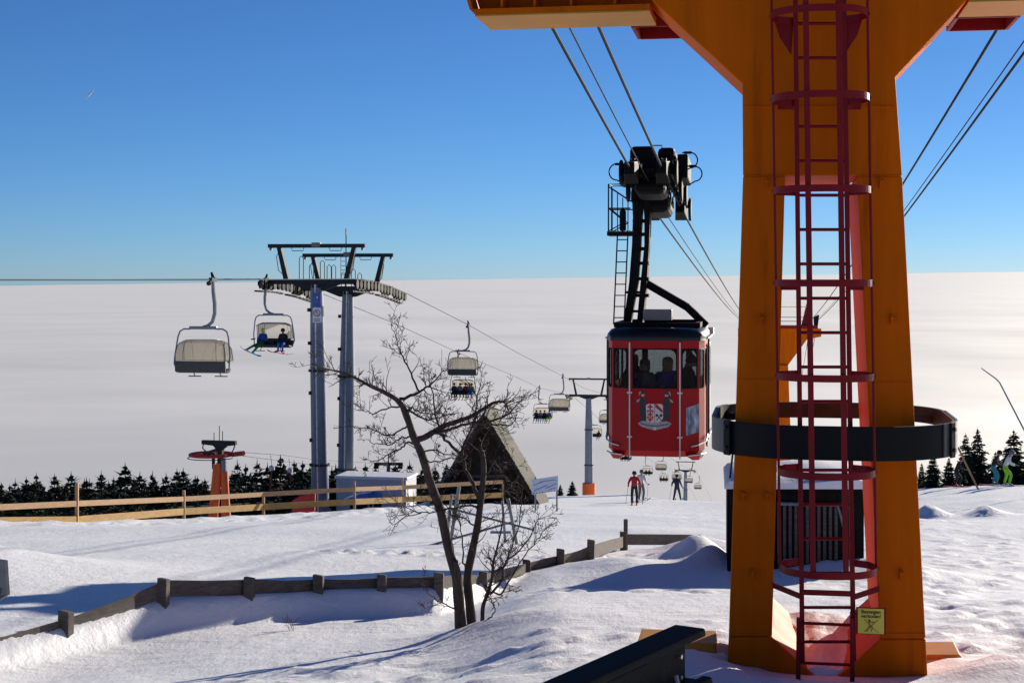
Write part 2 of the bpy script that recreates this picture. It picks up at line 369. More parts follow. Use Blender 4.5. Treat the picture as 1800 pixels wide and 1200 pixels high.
# ------------------------------------------------------------------ sea of clouds
def cloud_mat():
    m = bpy.data.materials.new('cloud_top'); m.use_nodes = True; n = m.node_tree.nodes; L = m.node_tree.links
    b = n['Principled BSDF']; b.inputs['Base Color'].default_value = (.80, .80, .81, 1); b.inputs['Roughness'].default_value = 1.0; b.inputs['Specular IOR Level'].default_value = 0
    gl = n.new('ShaderNodeBsdfGlossy'); gl.inputs['Roughness'].default_value = .68; gl.inputs[0].default_value = (1.0, .965, .875, 1)
    mx = n.new('ShaderNodeMixShader'); mx.inputs[0].default_value = .96
    L.new(b.outputs[0], mx.inputs[1]); L.new(gl.outputs[0], mx.inputs[2]); L.new(mx.outputs[0], n['Material Output'].inputs[0])
    g = n.new('ShaderNodeNewGeometry')
    t = n.new('ShaderNodeTexNoise'); t.inputs['Scale'].default_value = .0011; t.inputs['Detail'].default_value = 3; t.inputs['Roughness'].default_value = .4
    L.new(g.outputs['Position'], t.inputs['Vector'])
    bp = n.new('ShaderNodeBump'); bp.inputs['Strength'].default_value = .25; bp.inputs['Distance'].default_value = 90; L.new(t.outputs[0], bp.inputs['Height'])
    L.new(bp.outputs[0], b.inputs['Normal']); L.new(bp.outputs[0], gl.inputs['Normal'])
    return m
ang = np.concatenate([np.linspace(-40, 40, 320), np.linspace(40, 320, 120)[1:]]); rad = np.geomspace(450, 150000, 200)
A, RR = np.meshgrid(np.radians(ang), rad)
X = RR * np.sin(A); Y = RR * np.cos(A)
damp = np.clip(RR / 900 - .6, 0, 1)
Z = -158 + .0137 * X + damp * (fbm(X / 5200, Y / 9000, 2) * 30 * sst(3000, 9000, RR) + fbm(X / 520, Y / 1300, 2) * 22 * np.exp(-RR / 5000) + 0 + np.maximum(fbm(X / 9000 + 3, Y / 9000, 2) - .1, 0) * 50 * np.exp(-RR / 60000))
tag(grid_mesh('cloud_sea', X, Y, Z, cloud_mat()), kind='structure')
# ------------------------------------------------------------------ orange cableway tower
LDIR = .17; LA = math.atan(LDIR)
def line_frame(origin):
    """world matrix of a frame whose Y runs down the line"""
    return Matrix.Translation(origin) @ Matrix.Rotation(-LA, 4, 'Z')
T_O = P(1450, 487, 12.8); T_M = line_frame(T_O); T_I = T_M.inverted()
def tw(px, py, off=0.0):
    """photo point on the tower plane set back by off, in tower space"""
    n = (T_M.to_3x3() @ V(0, 1, 0)); o = T_O + n * off
    r = P(px, py, 1.0); t = o.dot(n) / r.dot(n)
    return T_I @ (r * t)
tower = thing('cableway_tower', 'tall orange steel cableway tower with open slot and caged ladder', 'tower', T_O, -LA)
DEP = 1.65
def plate(name, pts, depth, off=0.0, mat=None, par=None, bevel=.012):
    return MB().prism([tw(x, y, off) for x, y in pts], (0, depth, 0)).build(name, mat or m_orange, par or tower, bevel=bevel)
head = plate('head_section', [(1305, 148), (1306, 309), (1586, 309), (1574, 135), (1700, 0), (1745, -60), (1880, -60), (1880, -440), (1000, -440), (1000, -60), (1090, -60), (1150, 5)], .95)
plate('leg', [(1306, 309.6), (1281, 1118), (1357, 1118), (1380, 309.6)], DEP)
plate('leg', [(1507, 309.6), (1547, 1122), (1627, 1122), (1586, 309.6)], DEP)
plate('lintel', [(1380.6, 309.6), (1506.4, 309.6), (1506.4, 306), (1380.6, 306)], DEP - .05, .02)
plate('foot_section', [(1280.8, 1118.6), (1272, 1330), (1638, 1330), (1627.2, 1122.6), (1547, 1122.6), (1452, 1207), (1357, 1118.6)], DEP)
plate('column_top', [(1330, 308.5), (1330, 150), (1550, 150), (1550, 308.5)], DEP - .97, .96)
# weld seams
for y, xa, xb in ((187, 1305, 1573), (309.3, 1306, 1380), (309.3, 1507, 1584), (1113, 1281, 1357), (1113, 1547, 1627), (667, 1295, 1370), (672, 1527, 1602)):
    a = tw(xa + 1, y, -.003); b = tw(xb - 1, y, -.003)
    MB().bar(a, b, .006, .008).build('weld_seam', m_orange, tower)
# lifting lugs
for px, py in ((1347, 322), (1548, 322), (1337, 562), (1567, 562), (1305, 872), (1347, 872), (1322, 1008), (1583, 1010)):
    a = tw(px, py - 9, -.02); b = tw(px, py + 9, -.02)
    lug = MB(); lug.bar(a, b, .016, .05, up=(0, 1, 0)); lug.tube([tw(px, py - 4, -.045), tw(px + 5, py - 4, -.045)], .012, 6)
    lug.build('lug', m_orange, tower)
# cross arms: web, bottom flange, stiffener ribs
for side, x0, x1 in ((-1, 1142, 835), (1, 1703, 2075)):
    a0 = tw(x0, 0, 0); a1 = tw(x1, 20 if side < 0 else -20, 0); zb = 2.27
    xa, xb = a0.x, a1.x
    arm = MB(); arm.prism([(xa, .34, zb + .03), (xb, .34, zb + .03), (xb + side * .55, .34, zb + 1.75), (xa, .34, zb + 1.75)], (0, .05, 0))
    arm.prism([(xa, .003, zb), (xb, .003, zb), (xb + side * .05, .003, zb + .05), (xa, .003, zb + .05)], (0, .74, 0))
    arm.prism([(xb + side * .02, .003, zb + .051), (xb + side * .05, .003, zb + .051), (xb + side * .55, .003, zb + 1.75), (xb + side * .52, .003, zb + 1.75)], (0, .74, 0))
    armo = arm.build('cross_arm', m_orange, tower)
    fl_ = MB().prism([(xa, .0, zb - .016), (xb, .0, zb - .016), (xb, .0, zb - .002), (xa, .0, zb - .002)], (0, .745, 0)).build('bounce_tint_sheet', m_ochre, armo)  # added thin sheet: snow-bounced light on the arm's underside, put into colour
    for k in (.15, .34, .55, .8):
        x = xb + (xa - xb) * k
        MB().box((x, .19, zb + .9), (.02, .29, 1.68)).build('rib', m_orange, armo)
    MB().box(((xa + xb) / 2 + side * .3, .6, zb + 1.85), (abs(xb - xa) + .8, 1.1, .06)).build('saddle_deck', m_orange, armo)
    # red open guide box behind the arm
    xm = side * 1.42
    g = MB()
    for dx in (-.26, .26): g.box((xm + dx, 1.2, zb + .10), (.03, .72, .22))
    for dy in (.84, 1.56): g.box((xm, dy, zb + .10), (.49, .03, .22))
    g.box((xm, 1.2, zb + .22), (.55, .75, .02)); g.bar((xm - .2, .95, zb + .12), (xm + .2, 1.35, zb + .14), .03)
    g.build('guide_box', m_redp, armo)
    sd_ = MB(); sd_.box((side * 3.1, .5, zb + 2.0), (.9, 1.2, .25)); sd_.build('rope_saddle', m_darksteel, armo)
# base beam feet
for side in (-1, 1):
    ft = MB(); o_ = 0.95
    if side < 0: pts = [(1120, 1126), (1257, 1130), (1258, 1150), (1300, 1160), (1300, 1230), (1120, 1230)]
    else: pts = [(1610, 1150), (1688, 1150), (1735, 1250), (1610, 1250)]
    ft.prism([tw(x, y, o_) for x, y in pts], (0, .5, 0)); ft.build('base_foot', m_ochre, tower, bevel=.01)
# snow lying in the slot
sn = MB(); n_, c_ = 30, 21; vx = tw(1452, 1207, 0); rows = []
for i in range(n_):
    o_ = .05 + (DEP - .1) * i / (n_ - 1); f = i / (n_ - 1); hh = .13 + .13 * f + .02 * float(vnoise(i * .31, 3.3))
    for j in range(c_):
        u = j / (c_ - 1.) * 2 - 1; half = hh / .92 + .02; x = u * half
        zf = abs(x) * .92; top = hh + .03 * float(vnoise(i * .2, j * .25)) + .012 * float(vnoise(i * .9, j * .9)) + .03 * (1 - u * u)
        rows.append((vx.x + x, o_, vx.z + (zf - .012 if abs(u) > .97 else max(top, zf + .004))))
sn.add(rows, [(i * c_ + j, i * c_ + j + 1, (i + 1) * c_ + j + 1, (i + 1) * c_ + j) for i in range(n_ - 1) for j in range(c_ - 1)])
fr0 = [tuple(rows[j]) for j in range(c_)]
sn.add(fr0 + [(vx.x, .05, vx.z - .02)], [tuple(range(c_)) + (c_,)])
tag(sn.build('slot_snow', m_snow, None, smooth=True), 'small wedge of snow lying in the slot of the orange tower', 'snow').matrix_world = T_M
# ladder with cage
def lad(px, py, off): return tw(px, py, off)
LADX = lambda y: -8 + 19 * min(1, max(0, (y + 60) / 1160))    # slight lean of the ladder in photo pixels
def lcx(y): return 1444.5 + LADX(y)
OFFL = -.26
sm = MB()
for s_ in (-1, 1):
    sm.bar(lad(lcx(-330) + s_ * 42, -330, OFFL), lad(lcx(1160) + s_ * 45, 1160, OFFL), .038, .06)
ladder = sm.build('ladder', m_redp, tower)
y = -320
while y < 1150:
    a = lad(lcx(y) - 42, y, OFFL); b = lad(lcx(y) + 43, y, OFFL)
    MB().tube([a, b], .0135, 8).build('rung', m_redp, ladder); y += 60.3
lo = MB()
for s_ in (-1, 1): lo.bar(lad(1451 + s_ * 47, 1085, OFFL - .05), lad(1450 + s_ * 48, 1290, OFFL - .05), .036, .05)
low = lo.build('ladder_extension', m_redp, tower)
for y in (1096, 1166, 1226): MB().tube([lad(1404, y - 2, OFFL - .05), lad(1498, y + 2, OFFL - .05)], .013, 8).build('rung', m_redp, low)
cz = []
for k, yh in enumerate((-118, 36, 180, 338, 497, 657, 821, 987)):
    c = lad(lcx(yh), yh, OFFL); w = .385; dp = .70
    pts = []
    for i in range(25):
        a = math.pi * (i / 24.)
        x = -math.cos(a) * w; yv = -math.sin(a) ** .8 * (dp - .30) - .22
        pts.append(V(c.x + x, c.y + yv, c.z))
    pts = [V(c.x - .205, c.y, c.z), V(c.x - .33, c.y - .08, c.z)] + pts + [V(c.x + .33, c.y - .08, c.z), V(c.x + .205, c.y, c.z)]
    hp = MB(); lo1 = [p + V(0, 0, -.028) for p in pts]; hi1 = [p + V(0, 0, .028) for p in pts]
    cc = V(c.x, c.y - .3, c.z)
    def inn(p, t=.008):
        d = V(p.x - cc.x, p.y - cc.y, 0).normalized(); return p - d * t
    n2 = len(pts); vs = lo1 + hi1 + [inn(p) for p in hi1] + [inn(p) for p in lo1]
    fs = [(i + q * n2, i + 1 + q * n2, i + 1 + ((q + 1) % 4) * n2, i + ((q + 1) % 4) * n2) for q in range(4) for i in range(n2 - 1)]
    hp.add(vs, fs).build('cage_hoop', m_redp, ladder); cz.append((c, w, dp))
    for s_ in (-1, 1):
        MB().tube([c + V(s_ * (w + .006), -.24, 0), c + V(s_ * (w + .012), -.24, 0)], .016, 6).build('bolt', m_bolt, ladder)
    if k == 1:
        for s_ in (-1, 1):
            MB().prism([c + V(s_ * .20, -.01, -.03), c + V(s_ * .36, -.05, .02), c + V(s_ * .31, -.05, -.14), c + V(s_ * .215, -.01, -.28)], (0, .012, 0)).build('gusset', m_redp, ladder)
ctop, cbot = cz[0][0], cz[-1][0]
for dx, dy, r_ in ((-.377, -.24, .011), (.377, -.24, .011)):
    MB().tube([ctop + V(dx, dy, .9), ctop + V(dx, dy, 0), cbot + V(dx, dy, 0)], r_, 6).build('cage_bar', m_redp, ladder)
for dx, dy in ((-.125, -.585), (.125, -.585)):
    MB().bar(ctop + V(dx, dy, .9), cbot + V(dx, dy, -.03), .045, .010, up=(0, 1, 0)).build('cage_bar', m_redp, ladder)
for xa, ya, xb, yb in ((1359, 1028, 1406, 1047), (1545, 1034, 1500, 1049)):
    MB().bar(lad(xa, ya, -.01), lad(xb, yb, OFFL - .02), .012, .045).build('stand_off', m_redp, ladder)
MB().bar(lad(1408, 1040, OFFL - .03), lad(1500, 1043, OFFL - .03), .012, .045).build('stand_off', m_redp, ladder)
for yh in (180, 497, 821):
    for s_ in (-1, 1): MB().bar(lad(lcx(yh) + s_ * 42, yh + 8, OFFL), lad(lcx(yh) + s_ * 72, yh + 8, .0), .01, .045).build('stand_off', m_redp, ladder)
# bumper ring
RZ0 = tw(1450, 749, -.40).z
def ring_pts():
    hw, f, b_, r_ = 1.02, -.40, 2.05, .80; pts = []
    ccx = .080
    for cx_, cy_, a0 in ((ccx + hw - r_, f + r_, -90), (ccx + hw - r_, b_ - r_, 0), (ccx - hw + r_, b_ - r_, 90), (ccx - hw + r_, f + r_, 180)):
        for i in range(11):
            a = R(a0 + 9.0 * i); pts.append(V(cx_ + r_ * math.cos(a), cy_ + r_ * math.sin(a), 0))
    return pts
rp = ring_pts(); N = len(rp)
def band(idx, hgt, dz, mat, name, par, th=.03, out=0.0):
    mb = MB(); cen = V(.065, .82, 0); q = []
    for i in idx:
        p = rp[i % N]; t = (rp[(i + 1) % N] - rp[(i - 1) % N]).normalized(); nrm = V(t.y, -t.x, 0)
        q.append((p + nrm * out, p + nrm * (out - th)))
    n = len(q); lo_ = RZ0 - hgt + dz; hi_ = RZ0 + dz
    vs = [a + V(0, 0, lo_) for a, b in q] + [a + V(0, 0, hi_) for a, b in q] + [b + V(0, 0, hi_) for a, b in q] + [b + V(0, 0, lo_) for a, b in q]
    fs = [(i + k * n, i + 1 + k * n, i + 1 + ((k + 1) % 4) * n, i + ((k + 1) % 4) * n) for k in range(4) for i in range(n - 1)]
    fs += [(0, n, 2 * n, 3 * n), (n - 1, 4 * n - 1, 3 * n - 1, 2 * n - 1)]
    return mb.add(vs, fs).build(name, mat, par, smooth=True)
m_ringmid = M('grey_coated_steel', (.075, .075, .080), .45, var=.2, scale=3)
ring = band(list(range(36, 44)) + list(range(44, 52)), .275, 0, m_blackring, 'bumper_ring', tower)
band(range(8, 37), .15, -.0, m_ringgrey, 'rear_band', ring)
band(range(29, 38), .275, 0.004, m_ringmid, 'side_band', ring, out=.012, th=.02)
band(range(6, 12), .275, 0.004, m_ringmid, 'side_band', ring, out=.012, th=.02)
for i in (37, 7):
    p = rp[i]; t = (rp[i + 1] - rp[i - 1]).normalized(); nrm = V(t.y, -t.x, 0)
    rot = Matrix.Rotation(math.atan2(t.y, t.x), 3, 'Z')
    MB().box(p + nrm * .022 + V(0, 0, RZ0 - .137), (.085, .02, .29), rot).build('joint_plate', m_blackring, ring, bevel=.004)
    for zz in (-.05, -.22): MB().tube([p + nrm * .03 + V(0, 0, RZ0 + zz), p + nrm * .05 + V(0, 0, RZ0 + zz)], .017, 6).build('bolt', m_bolt, ring)
for x_, y_ in ((-.75, .1), (.75, .1), (-.75, 1.55), (.75, 1.55)):
    MB().bar((x_ * .8 + .065, y_, RZ0 - .1), (x_ * 1.26 + .065, y_, RZ0 - .1), .06).build('ring_bracket', m_darksteel, ring)

# yellow warning sign on the ladder
ws = thing('warning_sign', 'small yellow warning sign with crossed-out climber hanging on the red ladder', 'sign')
c = tw(1531, 1091, OFFL - .09); ws.matrix_world = T_M @ Matrix.Translation(c)
MB().box((0, .012, 0), (.235, .012, .215)).build('backing_plate', m_redp, ws)
MB().box((0, .003, 0), (.205, .006, .202)).build('face', m_yellow, ws)
MB().bar((-.105, .016, .05), (-.16, .05, .05), .02).build('clamp', m_redp, ws)
TR = Matrix.Rotation(R(90), 4, 'X')
text_mesh('Besteigen', .040, m_signtext, 'lettering', ws, Matrix.Translation((0, -.002, .062)) @ TR, .0015)
text_mesh('verboten!', .040, m_signtext, 'lettering', ws, Matrix.Translation((0, -.002, .027)) @ TR, .0015)
pg = MB()
for a, b, w in (((-.052, 0, .012), (.055, 0, -.088), .006), ((.055, 0, .012), (-.05, 0, -.088), .006)): pg.bar(V(*a) + V(0, -.0025, 0), V(*b) + V(0, -.0025, 0), .003, w, up=(0, 1, 0))
pg.build('cross_mark', m_signbrown, ws)
pc = MB(); z0 = -.0035
pc.tube([(-.012, z0, .005), (-.012, z0 - .001, .005)], .009, 10)
for a, b, w in (((-.012, 0, -.003), (-.012, 0, -.042), .016), ((-.014, 0, -.04), (-.03, 0, -.085), .009), ((-.012, 0, -.04), (.012, 0, -.058), .009), ((.012, 0, -.056), (.0, 0, -.085), .008), ((-.008, 0, -.008), (.02, 0, -.004), .008), ((.02, 0, -.004), (.028, 0, -.018), .007)):
    pc.bar(V(*a) + V(0, z0, 0), V(*b) + V(0, z0, 0), .002, w, up=(0, 1, 0))
pc.build('climber_figure', m_signtext, ws)

# ------------------------------------------------------------------ far cableway tower seen through the slot
t2o = P(1370, 487, 135); t2 = thing('cableway_tower', 'distant orange cableway tower glimpsed through the slot between ladder bars', 'tower', t2o, -LA)
zt = -(577 - 487) / F * 135
t2.location.z = zt; gz = h(t2o.x, 135) - zt - .5
b2 = MB(); b2.prism([(-.75, -.6, -3.2), (.75, -.6, -3.2), (1.5, -.6, gz), (-1.5, -.6, gz)], (0, 1.2, 0)); b2.build('column', m_orange, t2)
b2 = MB(); b2.prism([(-3.6, -.4, 0), (-3.6, -.4, -.7), (-2.4, -.4, -.9), (-.75, -.4, -3.19), (.75, -.4, -3.19), (2.4, -.4, -.9), (3.6, -.4, -.7), (3.6, -.4, 0)], (0, .8, 0)); b2.build('cross_arm', m_orange, t2)
MB().box((0, 0, .14), (6.6, 1.6, .26)).build('deck', m_redp, t2)
for s_ in (-1, 1):
    MB().prism([(s_ * 1.9, -.5, .28), (s_ * 2.9, -.5, .28), (s_ * 2.6, -.5, 2.2), (s_ * 2.35, -.5, 2.2)], (0, 1.0, 0)).build('saddle_bracket', m_redp, t2)
    MB().prism([(s_ * 3.0, -1.2, .3), (s_ * 3.3, -1.2, .3), (s_ * 3.4, -1.2, 1.2), (s_ * 2.95, -1.2, 1.0)], (0, 2.4, 0)).build('rope_saddle', m_blacksteel, t2)
for zz in (.65, 1.0, 1.9): MB().tube([(-2.4, -.7, zz), (2.4, -.7, zz)], .03, 5).build('rail', m_yellow if zz > 1.5 else m_darksteel, t2)

# ------------------------------------------------------------------ cableway ropes
def sag_line(a, b, n, sag):
    a = Vector(a); b = Vector(b); return [a.lerp(b, i / n) - V(0, 0, sag * 4 * (i / n) * (1 - i / n)) for i in range(n + 1)]
def rope(name, pts, r, label, mat=None, n=6, cat='rope'):
    return tag(MB().tube(pts, r, n).build(name, mat or m_rope, None, smooth=True, fix=False), label, cat)
nl = V(math.cos(LA), -math.sin(LA), 0); dl = V(math.sin(LA), math.cos(LA), 0)
FRONT, REAR = P(1136, 297, 30.0), P(1173, 367, 34.4)
LEFT2, RIGHT2 = P(1308, 562, 135), P(1432, 562, 135)
LEFT1 = V(-.50, 13.4, 4.35); RIGHT1 = V(5.65, 12.4, 4.35)
BACKUP = V(-2.6, -13, 2.0)
for nm, off, r_, lab in (('track_rope', -.31, .024, 'thick steel track rope carrying the red cabin, left one of two'), ('track_rope', .31, .024, 'thick steel track rope carrying the red cabin, right one of two'), ('haul_rope', -.02, .012, 'thin haul rope between the two track ropes of the red cabin')):
    o_ = nl * off; dz = V(0, 0, -.12 if nm == 'haul_rope' else 0)
    pts = [LEFT1 + BACKUP + o_ + dz] + sag_line(LEFT1 + o_ + dz, FRONT + o_ + dz, 8, .04) + sag_line(REAR + o_ + dz, LEFT2 + o_ + dz, 24, .25)
    pts += [LEFT2 + o_ + dz + V(8.5, 50, -9)]
    rope(nm, pts, r_, lab)
for nm, off, r_, lab in (('track_rope', -.31, .024, 'steel track rope right of the orange tower, upper left one'), ('track_rope', .31, .024, 'steel track rope right of the orange tower, lower right one'), ('haul_rope', .2, .012, 'thin haul rope beside the track ropes right of the orange tower')):
    o_ = nl * off; dz = V(0, 0, .02 if nm == 'haul_rope' else 0)
    pts = [RIGHT1 + BACKUP + o_ + dz] + sag_line(RIGHT1 + o_ + dz, RIGHT2 + o_ + dz, 30, .45) + [RIGHT2 + o_ + dz + V(8.5, 50, -9)]
    rope(nm, pts, r_, lab)

# ------------------------------------------------------------------ red cable car
cabc = V(2.845 + .17 * 1.75, 30.6 + 1.75, -3.58)
cab = thing('cable_car', 'red cable car cabin with black roof and coat of arms hanging left of the tower', 'cable car', cabc, -LA)
half = [(-.5, -1.8), (-.87, -1.62), (-.965, -1.36), (-.965, 1.36), (-.87, 1.62), (-.5, 1.8)]
plan = half + [(-x, y) for x, y in reversed(half)]            # runs round the cabin
def shrink(k, dx=0):
    out = []
    for x, y in plan:
        out.append((x * (1 - k / .965), y * (1 - k / 1.8)))
    return out
ZB, WZ0, WZ1, ZT = .13, 1.36, 2.16, 2.31
def ring3(pl, z): return [V(x, y, z) for x, y in pl]
body = MB()
body.loft([ring3(shrink(.30), -.01), ring3(shrink(.10), .0), ring3(plan, ZB)], cap=True)
body.loft([ring3(plan, ZB), ring3(plan, WZ0)], cap=False)
body.loft([ring3(plan, WZ1), ring3(plan, ZT)], cap=False)
segs = [(plan[i], plan[(i + 1) % 12]) for i in range(12)]
wins = []
for i, (a, b) in enumerate(segs):
    a = V(a[0], a[1], 0); b = V(b[0], b[1], 0); L_ = (b - a).length; t = (b - a) / L_
    if L_ < .2:                        # corner post
        body.prism([a + V(0, 0, WZ0), b + V(0, 0, WZ0), b + V(0, 0, WZ1), a + V(0, 0, WZ1)], V(t.y, -t.x, 0) * -.03); continue
    k = 3 if L_ > 2 else 1; mg = .055 if L_ > .9 else (.032 if L_ > .35 else .018)
    edges = []
    for j in range(k):
        u0 = L_ * j / k + mg; u1 = L_ * (j + 1) / k - mg; edges.append((u0, u1)); wins.append((a, t, u0, u1, i))
    cuts = [0] + [e for ed in edges for e in ed] + [L_]
    for j in range(0, len(cuts), 2):
        p = a + t * cuts[j]; q = a + t * cuts[j + 1]
        body.add([p + V(0, 0, WZ0), q + V(0, 0, WZ0), q + V(0, 0, WZ1), p + V(0, 0, WZ1)], [(0, 1, 2, 3)])
cbody = body.build('body', m_cabred, cab)
MB().prism(ring3(shrink(.03), .16), (0, 0, .03)).build('floor', m_rubber, cab)
def rrect(u0, u1, z0, z1, r_, n=5):
    pts = []
    for cx_, cz_, a0 in ((u1 - r_, z1 - r_, 0), (u0 + r_, z1 - r_, 90), (u0 + r_, z0 + r_, 180), (u1 - r_, z0 + r_, 270)):
        for i in range(n + 1):
            a = R(a0 + 90 * i / n); pts.append((cx_ + r_ * math.cos(a), cz_ + r_ * math.sin(a)))
    return pts
for a, t, u0, u1, i in wins:
    nrm = V(t.y, -t.x, 0); nrm = nrm if nrm.dot(a + t * u0) > 0 else -nrm
    outer = []; rr_ = .13 if u1 - u0 > .32 else .06; inner = rrect(u0 + .024, u1 - .024, WZ0 + .024, WZ1 - .024, rr_)
    for (u, z) in rrect(u0, u1, WZ0, WZ1, .001): outer.append((u, z))
    g = MB(); mk = lambda pt, d: a + t * pt[0] + V(0, 0, pt[1]) + nrm * d
    n = len(outer); vs = [mk(p, .0) for p in outer] + [mk(p, .012) for p in inner] + [mk(p, -.02) for p in inner]
    fs = [(j, (j + 1) % n, n + (j + 1) % n, n + j) for j in range(n)] + [(n + j, n + (j + 1) % n, 2 * n + (j + 1) % n, 2 * n + j) for j in range(n)]
    w = g.add(vs, fs).build('window', m_rubber, cab)
    MB().prism([mk(p, -.008) for p in inner], nrm * -.006).build('pane', m_glass, w)
roof = MB(); roof.loft([ring3(shrink(-.03), ZT), ring3(shrink(-.035), ZT + .05), ring3(shrink(-.02), ZT + .13), ring3(shrink(.05), ZT + .22), ring3(shrink(.2), ZT + .26)], cap=True)
rf = roof.build('roof', m_cabblack, cab, smooth=True)
MB().loft([ring3(shrink(-.012), ZT - .012), ring3(shrink(-.012), ZT + .004)], cap=True).build('drip_edge', m_cabred, rf)
# roof frame and box
fr = MB()
fr.box((0, -1.2, ZT + .30), (1.75, .10, .10)); fr.box((0, 1.2, ZT + .30), (1.75, .1, .1))
for x in (-.82, .82): fr.box((x, 0, ZT + .30), (.1, 2.3, .1))
fr.build('roof_frame', m_blacksteel, rf)
MB().box((.0, -.9, ZT + .50), (.58, .45, .22)).build('equipment_box', m_cabgrey, rf, bevel=.01)
MB().tube([(.02, -1.66, ZT + .06), (.02, -1.72, ZT + .18), (.09, -1.70, ZT + .2)], .02, 6).build('lamp_hook', m_chrome, rf)
# chrome strips with clamps
for x in (-.5, .5):
    st = MB().bar((x, -1.815, -.03), (x, -1.815, ZT - .03), .026, .02).build('trim_strip', m_chrome, cab)
    for z in (1.28, .40): MB().box((x, -1.822, z), (.10, .02, .03)).build('clamp', m_chrome, st)
for s_ in (-1, 1):
    p1 = V(s_ * .89, -1.64, 0); g = MB()
    g.tube([V(s_ * .72, -1.74, .22), V(s_ * .86, -1.72, .25), V(s_ * 1.0, -1.42, .30), V(s_ * 1.02, -1.2, .42)], .018, 8); g.build('bumper_rail', m_chrome, cab)
    g = MB(); g.tube([V(s_ * .66, -1.77, .04), V(s_ * .9, -1.66, .06), V(s_ * .99, -1.4, .06)], .018, 8); g.build('bumper_rail', m_chrome, cab)
    g = MB(); g.loft([[V(s_ * .62, -1.76, .03), V(s_ * .90, -1.62, .03), V(s_ * .97, -1.3, .03), V(s_ * .6, -1.3, .03)], [V(s_ * .74, -1.6, -.07), V(s_ * .86, -1.52, -.07), V(s_ * .9, -1.3, -.07), V(s_ * .7, -1.3, -.07)]]); g.build('corner_skirt', m_cabred, cab)
    # sliding door with grey lower panel and guide rods on each side
    dr = MB().box((s_ * .985, .1, 1.15), (.03, 1.5, 2.1)).build('door', m_cabgrey, cab, bevel=.01)
    MB().box((s_ * 1.002, .1, 1.72), (.012, 1.2, .8)).build('pane', m_glass, dr)
    for z in (.35, 2.35): MB().tube([(s_ * 1.03, -1.3, z), (s_ * 1.03, 1.4, z)], .02, 6).build('door_rail', m_chrome, cab)
    for y_ in (-1.05, -.8): MB().tube([(s_ * 1.03, y_, .3), (s_ * 1.03, y_, 2.35)], .014, 6).build('guide_rod', m_darksteel, cab)
    MB().box((s_ * .98, 1.0, 2.42), (.16, .5, .16)).build('door_motor', m_cream, cab)
# winter picture on the right front facet
a = V(.5, -1.8, 0); b = V(.87, -1.62, 0); t = (b - a).normalized(); nr_ = V(t.y, -t.x, 0)
pm = bpy.data.materials.new('winter_print'); pm.use_nodes = True; nn = pm.node_tree.nodes; LL = pm.node_tree.links
tcx = nn.new('ShaderNodeTexCoord'); nzx = nn.new('ShaderNodeTexNoise'); nzx.inputs['Scale'].default_value = 9; nzx.inputs['Detail'].default_value = 6
mpx = nn.new('ShaderNodeMapping'); mpx.inputs['Scale'].default_value = (1.6, 1.6, .5); LL.new(tcx.outputs['Object'], mpx.inputs[0]); LL.new(mpx.outputs[0], nzx.inputs['Vector'])
crx = nn.new('ShaderNodeValToRGB'); LL.new(nzx.outputs[0], crx.inputs[0])
for pos, cc in ((.3, (.05, .07, .10)), (.45, (.22, .27, .33)), (.55, (.38, .44, .50)), (.7, (.62, .66, .70))):
    e = crx.color_ramp.elements.new(pos); e.color = cc + (1,)
LL.new(crx.outputs[0], nn['Principled BSDF'].inputs['Base Color'])
pp = [a + t * .13 + V(0, 0, .43), a + t * .40 + V(0, 0, .50), b + V(.075, .22, .50), b + V(.075, .22, 1.13), a + t * .40 + V(0, 0, 1.06), a + t * .13 + V(0, 0, .98)]
pp = [p + nr_ * .006 for p in pp]
MB().add(pp, [(0, 1, 4, 5), (1, 2, 3, 4)]).build('picture_panel', pm, cab)
# coat of arms on the centre panel (local x across, z up)
ca = MB().box((0, -1.803, .86), (.02, .004, .02)).build('coat_of_arms', m_crest_dark, cab)
def flat(name, polys, mat, dy):
    g = MB()
    for pl in polys: g.prism([V(x, -1.800 - dy, z) for x, z in pl], (0, .003, 0))
    return g.build(name, mat, ca)
def sh(x0, x1):   # half shield
    return [(x0, 1.055), (x1, 1.055), (x1, .73), ((x0 * .35 + x1 * .65), .70), (x0, .705)]
flat('shield', [[(-.175, 1.03), (-.13, 1.06), (-.02, 1.06), (-.004, 1.04), (-.004, .69), (-.09, .69), (-.165, .72)]], m_cream, .006)
flat('shield', [[(.004, 1.04), (.03, 1.06), (.13, 1.06), (.165, 1.03), (.165, .78), (.13, .72), (.06, .69), (.004, .69)]], m_cream, .006)
cr = []
for cx_, cz_, s_ in ((-.09, 1.0, .05), (-.135, .91, .028), (-.045, .91, .028), (-.09, .93, .03), (-.09, .85, .05), (-.135, .79, .03), (-.045, .79, .03), (-.09, .745, .045)):
    w_ = s_ * .32
    cr += [[(cx_ - s_, cz_ - w_), (cx_ + s_, cz_ - w_), (cx_ + s_, cz_ + w_), (cx_ - s_, cz_ + w_)]]
    cr += [[(cx_ - w_, cz_ + w_ + .001), (cx_ + w_, cz_ + w_ + .001), (cx_ + w_, cz_ + s_), (cx_ - w_, cz_ + s_)], [(cx_ - w_, cz_ - s_), (cx_ + w_, cz_ - s_), (cx_ + w_, cz_ - w_ - .001), (cx_ - w_, cz_ - w_ - .001)]]
for k, q in enumerate(cr): flat('red_cross', [q], m_crest_red, .0075 + .0004 * (k % 9))
flat('red_bend', [[(.008, 1.035), (.045, 1.055), (.16, .93), (.16, .885), (.13, .90), (.008, 1.0)]], m_crest_red, .008)
